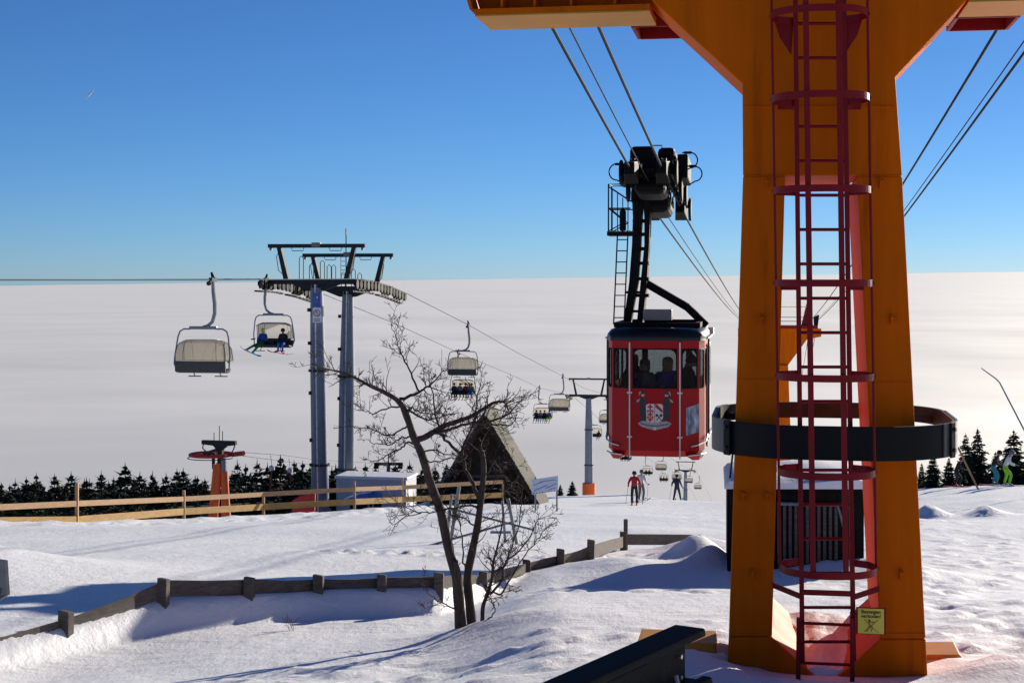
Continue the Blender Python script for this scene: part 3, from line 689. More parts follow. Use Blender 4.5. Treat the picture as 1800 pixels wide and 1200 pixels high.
for s_ in (-1, 1):
    cx_ = .085
    flat('hammer', [[(cx_ - s_ * .055, .74), (cx_ - s_ * .043, .732), (cx_ + s_ * .045, .835), (cx_ + s_ * .033, .843)], [(cx_ + s_ * .01, .83), (cx_ + s_ * .05, .80), (cx_ + s_ * .075, .835), (cx_ + s_ * .035, .87)]], m_crest_black, .008 + .0006 * (s_ + 1))
    # supporters: standing miners
    x0 = s_ * .235
    X_ = lambda v: x0 + s_ * v
    flat('supporter', [[(X_(-.055), 1.16), (X_(-.03), 1.20), (X_(.035), 1.20), (X_(.065), 1.14), (X_(.07), .95), (X_(.05), .72), (X_(.0), .71), (X_(-.05), .72), (X_(-.06), .95)]], m_crest_dark, .005)
    flat('supporter_head', [[(X_(-.03), 1.205), (X_(-.035), 1.25), (X_(0), 1.285), (X_(.035), 1.25), (X_(.03), 1.205)]], m_cream if False else m_crest_grey, .005)
    flat('supporter_arm', [[(X_(.05), 1.17), (X_(.115), 1.13), (X_(.13), 1.09), (X_(.115), 1.085), (X_(.06), 1.12)]], m_crest_grey, .0045)
    flat('supporter_hat', [[(X_(-.04), 1.25), (X_(-.02), 1.31), (X_(.03), 1.31), (X_(.045), 1.25)]], m_crest_dark, .0065)
    flat('supporter_feather', [[(X_(.03), 1.30), (X_(.07), 1.30), (X_(.085), 1.22), (X_(.06), 1.25)]], m_crest_grey, .006)
flat('scroll', [[(-.335, .67), (-.25, .72), (0, .69), (.25, .72), (.335, .67), (.26, .60), (.06, .55), (0, .535), (-.06, .55), (-.26, .60)]], m_crest_grey, .0055)
flat('scroll_lettering', [[(-.28 + .03 * k, .655 - .05 * math.sin(math.pi * (k + .5) / 19)), (-.262 + .03 * k, .655 - .05 * math.sin(math.pi * (k + .5) / 19)), (-.262 + .03 * k, .685 - .05 * math.sin(math.pi * (k + .5) / 19)), (-.28 + .03 * k, .685 - .05 * math.sin(math.pi * (k + .5) / 19))] for k in range(19)], m_crest_dark, .0085)
flat('scroll_knot', [[(-.03, .60), (.03, .60), (.035, .555), (0, .54), (-.035, .555)]], m_cream, .008)
# hanger, platform, ladder, strut, carriage
HZ = lambda py: -(py - CY) / F * 31.6 - cabc.z
hg = MB()
def hbox(x0, x1, z): return [V(x0, -.20, z), V(x1, -.20, z), V(x1, .24, z), V(x0, .24, z)]
hg.loft([hbox(-.78, -.64, ZT + .28), hbox(-.66, -.48, HZ(496))])
hg.loft([hbox(-.50, -.38, ZT + .28), hbox(-.42, -.29, HZ(496))])
hg.loft([hbox(-.66, -.48, HZ(497)), hbox(-.60, -.42, HZ(430)), hbox(-.58, -.40, HZ(380)), hbox(-.60, -.38, HZ(345))])
hg.loft([hbox(-.42, -.29, HZ(497)), hbox(-.34, -.24, HZ(430)), hbox(-.34, -.22, HZ(380)), hbox(-.375, -.20, HZ(345))])
for zz in (520, 490, 462, 436, 410, 386): hg.box((-.42, .02, HZ(zz)), (.34, .36, .07))
hg.loft([hbox(-.62, -.20, HZ(352)), hbox(-.62, -.20, HZ(335)), hbox(-.58, -.12, HZ(318)), hbox(-.44, .16, HZ(302)), hbox(-.30, .30, HZ(292))])
for zz in (ZT + .55, ZT + .95): hg.box((-.58, 0, zz), (.3, .3, .05))
hanger = hg.build('hanger_arm', m_blacksteel, cab, smooth=False)
MB().tube([V(-.40, 0, HZ(494)), V(.55, 0, HZ(541)), V(.95, 0, HZ(574))], .085, 10).build('strut', m_blacksteel, cab)
MB().tube([V(-.36, -.1, HZ(500)), V(-.30, -.18, HZ(440)), V(-.26, -.18, HZ(385))], .018, 6).build('cable_loom', m_cabgrey, hanger)
MB().tube([V(-.22, -.05, HZ(352)), V(-.26, -.06, HZ(440)), V(-.34, -.06, HZ(500))], .022, 6).build('brake_rod', m_blacksteel, hanger)
MB().tube([V(-.22, -.05, HZ(354)), V(.05, -.05, HZ(353))], .025, 6).build('brake_rod', m_blacksteel, hanger)
pf = MB().box((-.80, 0, HZ(409)), (.62, .7, .09)).build('platform', m_blacksteel, cab)
for k in range(9): MB().box((-1.05 + .06 * k, -.36, HZ(405)), (.03, .03, .03)).build('grating_bar', m_cabgrey, pf)
rl = MB(); zt_, zm_, zb_ = HZ(321), HZ(364), HZ(405)
for y_ in (-.33, .33):
    rl.tube([(-1.08, y_, zb_), (-1.08, y_, zt_), (-.62, y_, zt_)], .017, 6); rl.tube([(-1.08, y_, zm_), (-.62, y_, zm_)], .014, 6)
    rl.tube([(-1.08, y_, zb_), (-.72, y_, zb_ + .2)], .012, 6); rl.tube([(-1.08, y_, zt_ - .05), (-.66, y_, zt_ - .33)], .014, 6); rl.tube([(-1.08, y_, zm_), (-.72, y_, zm_ - .3)], .012, 6)
for z in (zt_, zm_): rl.tube([(-1.08, -.33, z), (-1.08, .33, z)], .015, 6)
rl.build('railing', m_blacksteel, pf)
for k in range(4): MB().tube([(-1.0 + .11 * k, -.33, zb_), (-1.0 + .11 * k, -.33, zt_ - .1 - .09 * k)], .011, 6).build('baluster', m_blacksteel, pf)
MB().lathe([(.02, 0), (.07, .03), (.07, .42), (.03, .48)], 12, (-.80, -.1, zb_)).build('gas_bottle', m_blacksteel, pf)
cl = MB(); a0, a1 = V(-.90, -.25, HZ(412)), V(-.98, -.25, ZT + .28)
for d_ in (-.0, .22): cl.tube([a0 + V(d_, 0, 0), a1 + V(d_, 0, 0)], .016, 6)
cabl = cl.build('access_ladder', m_blacksteel, cab)
for k in range(8):
    p = a0.lerp(a1, (k + .4) / 8); MB().tube([p, p + V(.22, 0, 0)], .012, 6).build('rung', m_blacksteel, cabl)
# carriage in its own tilted frame
fl = T_inv = cab.matrix_world.inverted() if False else (Matrix.Translation(cabc) @ Matrix.Rotation(-LA, 4, 'Z')).inverted()
f_l = fl @ FRONT; r_l = fl @ REAR; mid = (f_l + r_l) / 2; tdir = (r_l - f_l).normalized(); sdir = V(1, 0, 0); udir = sdir.cross(tdir).normalized()
if udir.z < 0: udir = -udir
Lc = (r_l - f_l).length
def cp(x, t_, u): return mid + sdir * x + tdir * t_ + udir * u
cg = MB()
rotc = Matrix((sdir, tdir, udir)).transposed()
for x in (-.47, -.15, .15, .47): cg.box(cp(x, 0, .06), (.05, Lc * .86, .22), rotc)
cg.box(cp(0, 0, .30), (.85, Lc * .55, .16), rotc)
car = cg.build('carriage', m_blacksteel, cab)
MB().box(cp(-.2, -.9, .52), (.5, .7, .34), rotc).build('brake_housing', m_blacksteel, car, bevel=.09)
MB().box(cp(.26, -.5, .55), (.36, .8, .36), rotc).build('brake_housing', m_blacksteel, car, bevel=.09)
MB().box(cp(.58, -.3, .36), (.22, .9, .5), rotc).build('brake_housing', m_blacksteel, car, bevel=.03)
MB().box(cp(-.62, -.6, .18), (.16, .7, .34), rotc).build('brake_housing', m_blacksteel, car, bevel=.03)
MB().box(cp(0, .5, -.25), (.5, 1.0, .40), rotc).build('pivot_block', m_blacksteel, car, bevel=.12)
MB().box(cp(0, -1.2, -.22), (.62, .9, .3), rotc).build('spring_block', m_blacksteel, car, bevel=.12)
for x in (-.31, .31):
    for k in range(8):
        t_ = -Lc * .42 + Lc * .84 * k / 7
        w = MB().lathe([(.05, -.06), (.15, -.05), (.12, 0), (.15, .05), (.05, .06)], 14, cp(x, t_, .14), sdir).build('running_wheel', m_darksteel, car, smooth=True)
    for k in range(4):
        t_ = -Lc * .40 + Lc * .80 * k / 3
        MB().lathe([(.04, -.03), (.24, -.03), (.26, 0), (.24, .03), (.04, .03)], 14, cp(x * 1.75, t_, .02 - .12 * (k % 2)), sdir).build('bogie_plate', m_blacksteel, car, smooth=False)
    for t_ in (-Lc * .5, Lc * .47):
        MB().loft([[cp(x - .1, t_ - .22, -.14), cp(x + .1, t_ - .22, -.14), cp(x + .1, t_ - .22, .10), cp(x - .1, t_ - .22, .10)], [cp(x - .14, t_ + .22, -.26), cp(x + .14, t_ + .22, -.26), cp(x + .14, t_ + .22, .2), cp(x - .14, t_ + .22, .2)]]).build('rope_guide', m_blacksteel, car, bevel=.02)
for x, u, r_, sgn in ((-.72, .28, .17, -1), (.74, .50, .16, 1), (.84, .22, .15, 1)):
    pts = [cp(x + sgn * (.02 + r_ * .9 * math.sin(math.pi * i / 8)), -1.0, u + r_ * math.cos(math.pi * i / 8) - .08) for i in range(9)]
    MB().tube([cp(x - sgn * .15, -1.0, u + .08)] + pts + [cp(x - sgn * .1, -1.0, u - .3)], .014, 6).build('wire_loop', m_blacksteel, car)
    MB().box(cp(x - sgn * .03, -1.0, u + .08), (.16, .05, .05)).build('sensor_arm', m_blacksteel, car)
MB().tube([cp(-.05, -.8, .72), cp(-.05, -.8, .78), cp(.16, -.8, .78), cp(.16, -.8, .72)], .012, 6).build('handle', m_darksteel, car)
# ------------------------------------------------------------------ chairlift: pylons, ropes, chairs
def lift_c(d): return -11.2 + .17 * (d - 88)
RZ = [(30, -.05), (64, -.12), (86, -.10), (90, -.22), (94, -.55), (97.5, -.95), (118, -3.65), (141, -6.95), (171, -11.0), (190, -13.7), (214, -16.3), (218, -16.7), (223, -17.4), (250, -22.6), (300, -32.0), (326, -37.0), (379, -46.0), (430, -53.6), (459, -57.6), (466, -58.8), (560, -79.0), (800, -140.0)]
def rz(d): return float(np.interp(d, [a for a, b in RZ], [b for a, b in RZ]))
GA = 2.8
def rope_pt(side, d): return V(lift_c(d), d, rz(d)) + nl * (side * GA)
def rope_path(side):
    ds = sorted(set([30, 45] + [a for a, b in RZ] + list(np.arange(100, 214, 12.0)) + list(np.arange(230, 455, 14.0))))
    return [rope_pt(side, d) for d in ds]
rope('haul_rope', rope_path(1), .024, 'chairlift rope on the side of the empty descending chairs', m_ropelight)
rope('haul_rope', rope_path(-1), .024, 'chairlift rope on the side of the chairs with riders', m_ropelight)
slope_at = lambda d: math.atan((rz(d + 1) - rz(d - 1)) / 2.0)

def sheave_train(parent, side, O, d0, d1, n, name='sheave_train'):
    """a row of rubber-tyred wheels under the rope between two distances, in the pylon's space"""
    inv = line_frame(O).inverted()
    pts = [inv @ (rope_pt(side, d0 + (d1 - d0) * k / (n - 1)) + V(0, 0, -.22)) for k in range(n)]
    tr = MB()
    for a, b in zip(pts[:-1], pts[1:]): tr.bar(a + V(-.15, 0, -.02), b + V(-.15, 0, -.02), .09, .24)
    for k in range(0, n - 3, 4): tr.bar(pts[k + 1] + V(-.15, 0, -.26), pts[min(k + 3, n - 1)] + V(-.15, 0, -.26), .12, .22)
    t = tr.build(name, m_darksteel, parent)
    for k, p in enumerate(pts):
        MB().lathe([(.06, -.06), (.27, -.06), (.22, 0), (.27, .06), (.06, .06)], 16, p - V(0, 0, .06), (1, 0, 0)).build('sheave_wheel', m_rubber if k % 3 else m_darksteel, t, smooth=True)
    wk = MB(); off = V(-.30, 0, -.45)
    for a, b in zip(pts[:-1], pts[1:]): wk.bar(a + off, b + off, .2, .09)
    wk.build('catwalk', m_darksteel, t)
    return t
def pylon(label, d, base_z, top_r, bot_r, gantry_h, trains, pad=False, detail=True, lean=0.0, train_n=8):
    O = V(lift_c(d), d, 0); p = thing('chairlift_pylon', label, 'pylon', O, -LA, 'pylons of the chairlift')
    zc = rz(d) - .25
    hgt = zc - .2 - base_z
    prof = []
    s = MB(); n = 24
    zs = [base_z, base_z + hgt * .36, base_z + hgt * .36 + .001, base_z + hgt * .70, base_z + hgt]
    rs = [bot_r, bot_r * .95, bot_r * .90, bot_r * .86, top_r]
    s.loft([[V(math.cos(2 * math.pi * j / n) * r + lean * (z - zc), math.sin(2 * math.pi * j / n) * r, z) for j in range(n)] for z, r in zip(zs, rs)])
    shaft = s.build('shaft', m_pylon, p, smooth=True)
    for f in (.36, .70):
        z = base_z + hgt * f; r = bot_r * (.95 if f < .5 else .86)
        MB().lathe([(r * .9, -.06), (r + .10, -.06), (r + .10, .06), (r * .9, .06)], 24, (lean * (z - zc), 0, z)).build('flange', m_darksteel, shaft)
    if detail:
        lm = MB()
        for dx in (-.16, .16): lm.tube([(dx + lean * (base_z + 1 - zc), -bot_r - .12, base_z + 1), (dx, -top_r - .12, zc)], .02, 5)
        l_ = lm.build('shaft_ladder', m_steel, p)
        k = base_z + 1.2
        while k < zc:
            f = (k - base_z) / hgt; yy = -(bot_r + (top_r - bot_r) * f) - .12; xx = lean * (k - zc)
            MB().tube([(xx - .16, yy, k), (xx + .16, yy, k)], .014, 5).build('rung', m_steel, l_); k += .6
        MB().tube([(.02 + lean * (base_z - zc) * .9, -bot_r - .02, base_z + 1), (.02, -top_r - .02, zc)], .045, 6).build('conduit', m_white, p)
        for f in (.45, .62, .8, .92): MB().box((-.75 * bot_r + lean * (base_z + hgt * f - zc), -bot_r * .55, base_z + hgt * f), (.16, .16, .2)).build('junction_box', m_darksteel, p)
    arm = MB(); arm.prism([(-GA, -.2, zc), (GA, -.2, zc), (GA, -.2, zc + .3), (-GA, -.2, zc + .3)], (0, .4, 0))
    arm.prism([(-1.4, -.18, zc - .001), (1.4, -.18, zc - .001), (.5, -.18, zc - .35), (-.5, -.18, zc - .35)], (0, .36, 0))
    ao = arm.build('cross_arm', m_darksteel, p)
    if gantry_h:
        gz = zc + gantry_h
        for s_ in (-1, 1):
            MB().loft([[V(s_ * 1.78 + dx, dy, zc + .28) for dx, dy in ((-.15, -.15), (.15, -.15), (.15, .15), (-.15, .15))], [V(s_ * 2.22 + dx, dy, gz) for dx, dy in ((-.12, -.12), (.12, -.12), (.12, .12), (-.12, .12))]]).build('gantry_post', m_darksteel, p)
            if detail:
                q = MB(); q.tube([(s_ * 2.0, -.18, zc + .6), (s_ * 2.2, -.22, zc + .8), (s_ * 2.32, -.22, gz - .5), (s_ * 2.2, -.2, gz - .3)], .022, 5); q.build('hand_rail', m_darksteel, p)
                q = MB(); q.tube([(s_ * 1.5, 0, gz), (s_ * 1.45, 0, gz - .18), (s_ * .8, 0, gz - .18), (s_ * .75, 0, gz)], .022, 5); q.build('hand_rail', m_darksteel, p)
        gb = MB().box((0, 0, gz + .1), (5.75, .22, .22)).build('gantry_beam', m_darksteel, p)
        for x in (-2.72, 2.72): MB().box((x, 0, gz - .08), (.14, .14, .14)).build('hoist_hook', m_cabgrey, gb)
        MB().box((0, 0, gz + .16), (.5, .3, .26)).build('hoist', m_cabgrey, gb)
        if detail:
            for x, hh in ((-.9, 1.2), (-.3, .75), (.35, .95), (.75, .7)):
                MB().tube([(x - .12, 0, zc + .3), (x - .12, 0, zc + .3 + hh), (x, 0, zc + .42 + hh), (x + .12, 0, zc + .3 + hh), (x + .12, 0, zc + .3)], .025, 5).build('guard_hoop', m_darksteel, p)
    for side in (-1, 1):
        sheave_train(p, side, O, d + trains[0], d + trains[1], train_n)
    if pad:
        MB().lathe([(bot_r + .02, 0), (bot_r + .30, 0), (bot_r + .30, 2.6), (bot_r + .02, 2.65)], 20, (lean * (base_z - zc), 0, base_z + .2)).build('safety_pad', m_orangepad, p, smooth=True)
    return p
p1 = pylon('nearer grey tubular pylon of the twin pair carrying two small signs', 88, h(lift_c(88), 88) - .6, .36, .52, 2.1, (-1.5, 3.2), lean=-.018, train_n=7)
p1b = pylon('second grey tubular pylon of the twin pair, right one with the antenna', 94.5, h(lift_c(94.5), 94.5) - .6, .34, .56, 2.1, (-2.6, 3.2), lean=.01, train_n=9)
zc = rz(94.5)
MB().tube([(-.12, 0, zc), (-.12, 0, zc + 3.2)], .035, 6).build('antenna_mast', m_darksteel, p1b); MB().tube([(-.12, 0, zc + 3.2), (-.12, 0, zc + 3.6)], .06, 8).build('antenna', m_white, p1b)
for q in range(6): MB().tube([(-.42, -.1, zc + .5 + .27 * q), (-.12, -.1, zc + .5 + .27 * q)], .02, 5).build('rung', m_steel, p1b)
MB().tube([(-.42, -.1, zc + .2), (-.42, -.1, zc + 2.1)], .02, 5).build('ladder_rail', m_steel, p1b)
p2 = pylon('single grey pylon with orange padded foot left of the red cabin', 218, -32.0, .40, .62, 2.4, (-2.8, 3.0), pad=True, detail=False, train_n=8)
p2.location.z = 0
p3 = pylon('farthest tiny pylon on the slope below the red cabin', 459, -76, .42, .7, 2.6, (-3.5, 3.5), detail=False, train_n=6)
# signs on the nearer twin pylon
sg = thing('pylon_sign', 'blue square sign with white figure on the left twin pylon', 'sign'); sg.location = P(557, 527, 87.1); sg.rotation_euler = (0, 0, -LA * .2)
MB().box((0, 0, 0), (.46, .03, .82)).build('plate', m_signblue, sg)
g = MB(); g.tube([(.02, -.018, .14), (.02, -.024, .14)], .05, 10); g.bar((.02, -.02, .08), (.0, -.02, -.06), .004, .07, up=(0, 1, 0)); g.bar((0, -.02, -.05), (.10, -.02, -.12), .004, .05, up=(0, 1, 0)); g.bar((-.12, -.02, .12), (-.1, -.02, -.14), .004, .03, up=(0, 1, 0)); g.bar((-.1, -.02, -.14), (.12, -.02, -.16), .004, .03, up=(0, 1, 0))
g.build('pictogram', m_white, sg)
sg = thing('pylon_sign', 'white sign with red prohibition circle below the blue one', 'sign'); sg.location = P(557, 554, 87.1)
MB().box((0, 0, 0), (.48, .03, .84)).build('plate', m_white, sg)
g = MB(); g.tube([(.18 * math.cos(2 * math.pi * k / 24), -.022, .12 + .18 * math.sin(2 * math.pi * k / 24)) for k in range(24)], .022, 5, closed=True); g.build('red_circle', m_crest_red, sg)
g = MB(); g.bar((-.12, -.026, .24), (.12, -.026, 0), .004, .035, up=(0, 1, 0)); g.build('red_bar', m_crest_red, sg)
g = MB(); g.tube([(.0, -.018, .21), (0, -.022, .21)], .035, 8); g.bar((0, -.02, .18), (.01, -.02, .08), .003, .06, up=(0, 1, 0)); g.bar((.0, -.02, .1), (-.06, -.02, .02), .003, .035, up=(0, 1, 0)); g.bar((.01, -.02, .1), (.06, -.02, .03), .003, .035, up=(0, 1, 0)); g.build('pictogram', m_crest_black, sg)
g = MB()
for k in range(2): g.box((0, -.018, -.22 - .09 * k), (.34, .004, .03))
g.build('text_lines', m_crest_black, sg)

def make_chair(closed):
    """four-seat chair with a tinted bubble; grip at the origin, riders face -Y"""
    t = thing('chairlift_chair', '', 'chair')
    g = MB(); g.box((0, 0, .06), (.14, .55, .16)); g.bar((0, -.25, .1), (.02, -.42, .02), .1); g.bar((0, .2, .05), (.0, .42, -.1), .1); g.tube([(-.02, 0, .1), (.06, 0, .36)], [.09, .05], 6)
    g.tube([(0, .35, -.1), (.05, .45, -.1)], .09, 8); g.build('grip', m_darksteel, t)
    hpts = [(.0, 0, .0), (-.02, 0, -.45), (-.08, 0, -.95), (-.08, 0, -1.35), (.02, 0, -1.70), (.22, 0, -1.87), (.45, 0, -1.93)]
    MB().tube(hpts, [.07, .085, .085, .08, .075, .07, .06], 8).build('hanger', m_steel, t, smooth=True)
    cxx = .42
    MB().box((cxx, 0, -1.95), (1.2, .16, .13)).build('cross_bar', m_steel, t, bevel=.02)
    for s_ in (-1, 1):
        sp = [(cxx + s_ * .55, 0, -2.0), (cxx + s_ * .85, 0, -2.0), (cxx + s_ * 1.02, 0, -2.1), (cxx + s_ * 1.10, .02, -2.33), (cxx + s_ * 1.2, .1, -3.1), (cxx + s_ * 1.2, .18, -3.45), (cxx + s_ * 1.12, .0, -3.78)]
        MB().tube(sp, .034, 6).build('side_frame', m_steel, t, smooth=True)
        MB().box((cxx + s_ * 1.16, -.12, -3.36), (.07, .6, .07)).build('armrest', m_plasticdark, t)
        g = MB(); g.tube([(cxx + s_ * .55, -.3, -3.7), (cxx + s_ * .58, -.5, -3.95), (cxx + s_ * .58, -.55, -4.0)], .022, 5); g.tube([(cxx + s_ * .3, -.55, -4.0), (cxx + s_ * .86, -.55, -4.0)], .024, 5); g.build('footrest', m_darksteel, t)
    st = MB(); prof = [(-.42, -3.66), (-.44, -3.74), (-.1, -3.84), (.28, -3.80), (.30, -3.68), (.0, -3.73)]
    st.prism([V(cxx - 1.08, y, z) for y, z in prof], (2.16, 0, 0)); seat = st.build('seat', m_seatdark, t, bevel=.02)
    bk = MB(); prof = [(.26, -3.78), (.36, -3.76), (.43, -3.36), (.35, -3.34)]
    bk.prism([V(cxx - 1.1, y, z) for y, z in prof], (2.2, 0, 0)); bk.build('backrest', m_seatdark, t, bevel=.02)
    for k in range(3):
        x = cxx - .54 + .54 * k; MB().box((x, .2, -3.55), (.02, .3, .26)).build('seat_divider', m_plasticdark, t)
    if closed: prof = [(.42, -3.35), (.44, -2.95), (.34, -2.56), (.1, -2.42), (-.3, -2.46), (-.60, -2.75), (-.76, -3.35)]
    else: prof = [(.40, -3.35), (.56, -3.0), (.52, -2.62), (.34, -2.42), (.1, -2.40), (-.12, -2.46)]
    sh_ = MB(); nx = 13; rows = []
    for i in range(nx):
        u = -1 + 2 * i / (nx - 1); k = (1 - abs(u) ** 6 * .16)
        rows.append([V(cxx + u * 1.08 * (.90 + .10 * min(1, (-2.38 - z) / .5)), .1 + (y - .1) * k, -3.35 + (z + 3.35) * k) for y, z in prof])
    m_ = len(prof); sh_.add([p for r in rows for p in r], [(i * m_ + j, i * m_ + j + 1, (i + 1) * m_ + j + 1, (i + 1) * m_ + j) for i in range(nx - 1) for j in range(m_ - 1)])
    bub = sh_.build('bubble', m_bubble, t, smooth=True)
    for s_ in (0, -1):
        MB().add([p + V(0, 0, 0) for p in rows[s_]] , [tuple(range(m_))]).build('side_panel', m_bubble2, bub)
        MB().tube(rows[s_], .018, 5).build('bubble_rim', m_plasticdark, bub)
    for i in (2, nx - 3): MB().tube([p + V(0, 0, .004) for p in rows[i]], .012, 4).build('bubble_rib', m_plasticdark, bub)
    MB().tube([r[0] for r in rows], .03, 5).build('bubble_hinge', m_plasticdark, bub)
    MB().tube([r[-1] for r in rows], .022, 5).build('bubble_lip', m_plasticdark, bub)
    return t
proto_closed = make_chair(True); proto_open = make_chair(False)
CH = {}
used = {True: False, False: False}
def place_chair(key, side, d, closed, label):
    src = proto_closed if closed else proto_open
    c = src if not used[closed] else copy_tree(src); used[closed] = True
    c.location = rope_pt(side, d) + V(0, 0, -.04); c.rotation_euler = (0, 0, -LA + (math.pi if closed else 0)); c['label'] = label; c['group'] = 'chairs of the chairlift'; CH[key] = c
for key, side, d, cl_, lab in (
    ('e1', 1, 64.4, True, 'large empty chair with closed smoky bubble nearest the left edge'),
    ('r1', -1, 87.4, False, 'chair with two snowboard riders hanging beside the twin pylons'),
    ('e2', 1, 118, True, 'empty chair above the dark four-rider chair over the bare tree'),
    ('r2', -1, 141, False, 'chair with four riders above the gable hut behind bare branches'),
    ('e3', 1, 171, True, 'empty chair just left of the single padded pylon'),
    ('r3', -1, 190, False, 'chair with four riders lower left of the single pylon'),
    ('e4', 1, 220.5, True, 'chair half hidden behind the left edge of the red cabin'),
    ('r4', -1, 245, False, 'chair with riders behind the shaft of the single padded pylon'),
    ('r5', -1, 297, False, 'small chair with riders just below the left corner of the red cabin'),
    ('e5', 1, 326, True, 'small empty chair under the middle of the red cabin'),
    ('r6', -1, 349, False, 'small chair with riders partly behind the white-jacket skier'),
    ('r7', -1, 401, False, 'tiny chair with riders below the empty one under the cabin'),
    ('e6', 1, 379, True, 'tiny empty chair left of the farthest pylon'),
    ('r8', -1, 453, False, 'tiny chair with riders behind the navy skier'),
    ('e7', 1, 432, True, 'tiny empty chair right of the farthest pylon'),
    ('e8', 1, 485, True, 'lowest tiny empty chair right at the snow crest')):
    place_chair(key, side, d, cl_, lab)

# ------------------------------------------------------------------ drag lift at the left
dO = on_ground(385, 80, 0); dO.z = P(385, 902, 80).z
dl_ = thing('drag_lift_station', 'drag lift return station with red wheel and orange padded legs', 'drag lift', dO, R(-14))
Zp = lambda py: (902 - py) / F * 80
for x0, x1, zt_, r_ in ((-.42, -.18, 2.55, .14), (-.18, .02, 2.62, .17)):
    MB().tube([(x0, -.2, -.6), (x1, 0, zt_)], r_, 10).build('padded_leg', m_orangepad, dl_, smooth=True)
MB().tube([(.42, 0, -.6), (.36, 0, .7), (.30, 0, 2.2)], [.27, .22, .19], 12).build('padded_leg', m_orangepad, dl_, smooth=True)
MB().tube([(.28, 0, 2.1), (.24, 0, Zp(805))], .15, 10).build('grey_strut', m_pylon, dl_)
MB().bar((.06, 0, 2.4), (.10, 0, Zp(790)), .24).build('mast', m_darksteel, dl_)
MB().tube([(-.35, .1, 2.3), (-.37, .1, 3.0)], .09, 8).build('lamp', m_darksteel, dl_)
hd = MB(); hd.prism([(-.95, -.1, Zp(781)), (-.95, -.1, Zp(774)), (.95, -.1, Zp(774)), (.95, -.1, Zp(781)), (.35, -.1, Zp(784)), (.2, -.1, Zp(792)), (-.05, -.1, Zp(792)), (-.3, -.1, Zp(783))], (0, .25, 0))
hd.build('head_beam', m_darksteel, dl_, bevel=.01)
br = MB(); br.bar((-.75, -.3, Zp(797)), (.35, .2, Zp(784)), .16, .12); br.build('carrier_arm', m_ropelight, dl_)
for x in (-.88, .88): MB().tube([(x, 0, Zp(781)), (x - .05, 0, Zp(788)), (x - .18 * (1 if x > 0 else -1), 0, Zp(795))], .035, 6).build('hanger_link', m_darksteel, dl_)
wc = V(-.45, 0, Zp(799))
m_wheelred = M('red_wheel_paint', (.45, .035, .02), .5, var=.3, scale=6)
whl = MB().tube([wc + V(1.08 * math.cos(2 * math.pi * k / 36), 1.08 * math.sin(2 * math.pi * k / 36), 0) for k in range(36)], .085, 8, closed=True).build('bullwheel', m_wheelred, dl_, smooth=True)
for k in range(6):
    a = 2 * math.pi * k / 6; MB().bar(wc, wc + V(1.05 * math.cos(a), 1.05 * math.sin(a), 0), .1, .09).build('spoke', m_wheelred, whl)
MB().lathe([(.2, -.12), (.25, -.1), (.25, .1), (.12, .14)], 14, wc).build('hub', m_darksteel, whl)
MB().tube([wc + V(1.2 * math.cos(R(180 + 6 * k)), 1.2 * math.sin(R(180 + 6 * k)), -.16) for k in range(31)], .025, 5).build('rope_guard', m_darksteel, whl)
ar = MB().bar((.55, 0, Zp(799)), (1.35, .2, Zp(795)), .08, .12).build('guide_arm', m_darksteel, dl_)
for k in range(5): MB().lathe([(.04, -.05), (.13, -.05), (.10, 0), (.13, .05), (.04, .05)], 12, (.75 + .14 * k, .05, Zp(798) + .02 * k), (0, 1, 0)).build('guide_wheel', m_wheelred, ar, smooth=True)
for x, z1 in ((-.28, 760), (.02, 748), (.2, 757)): MB().tube([(x, 0, Zp(775)), (x, 0, Zp(z1))], .022, 5).build('antenna', m_darksteel, dl_)
w_l = P(345, 797, 80); w_r = P(432, 795, 80.5)
rope('drag_rope', [w_r, P(500, 800, 95), P(560, 808, 118), P(685, 815, 150)], .012, 'thin drag lift rope running right from the red wheel, upper one')
rope('drag_rope', [P(412, 799, 79), P(480, 808, 92), P(560, 818, 112), P(690, 825, 150)], .012, 'thin drag lift rope running right from the red wheel, lower one')
for px, d, yt, yb, lab in ((478, 91, 822, 862, 'drag lift tow bar with white spring box, left one of the hanging pair'), (510, 96, 826, 874, 'drag lift tow bar with white spring box, right one of the hanging pair')):
    t = thing('tow_bar', lab, 'tow bar', P(px, yt, d), 0, 'hanging drag lift tow bars')
    MB().lathe([(.04, -.16), (.16, -.12), (.17, .1), (.05, .16)], 12, (0, 0, 0)).build('spring_box', m_white, t, smooth=True)
    MB().tube([(0, 0, .15), (-.08, 0, .75)], .015, 5).build('hanger', m_darksteel, t)
    ln = (yb - yt) / F * d
    MB().tube([(0, 0, -.14), (-.12 + .25 * (px > 490), 0, -ln)], .04, 6).build('tow_pole', m_wheelred, t)
    MB().lathe([(.02, 0), (.15, .0), (.16, .03), (.03, .06)], 12, (-.12 + .25 * (px > 490), 0, -ln)).build('seat_disc', m_rubber, t)
sm_ = thing('drag_lift_mast', 'small dark drag lift mast with crossarm above the white container', 'mast', on_ground(683, 128))
gz_ = sm_.location.z; Z2 = lambda py: -(py - CY) / F * 128 - gz_
MB().tube([(0, 0, -.5), (0, 0, Z2(815))], [.22, .16], 10).build('post', m_pylon, sm_)
MB().box((0, 0, Z2(815)), (2.4, .3, .22)).build('crossarm', m_darksteel, sm_)
for s_ in (-1, 1): MB().box((s_ * 1.0, 0, Z2(820)), (.4, 1.2, .2)).build('sheave_block', m_darksteel, sm_)
MB().tube([(0, 0, Z2(815)), (0, 0, Z2(799))], .05, 6).build('antenna', m_darksteel, sm_)
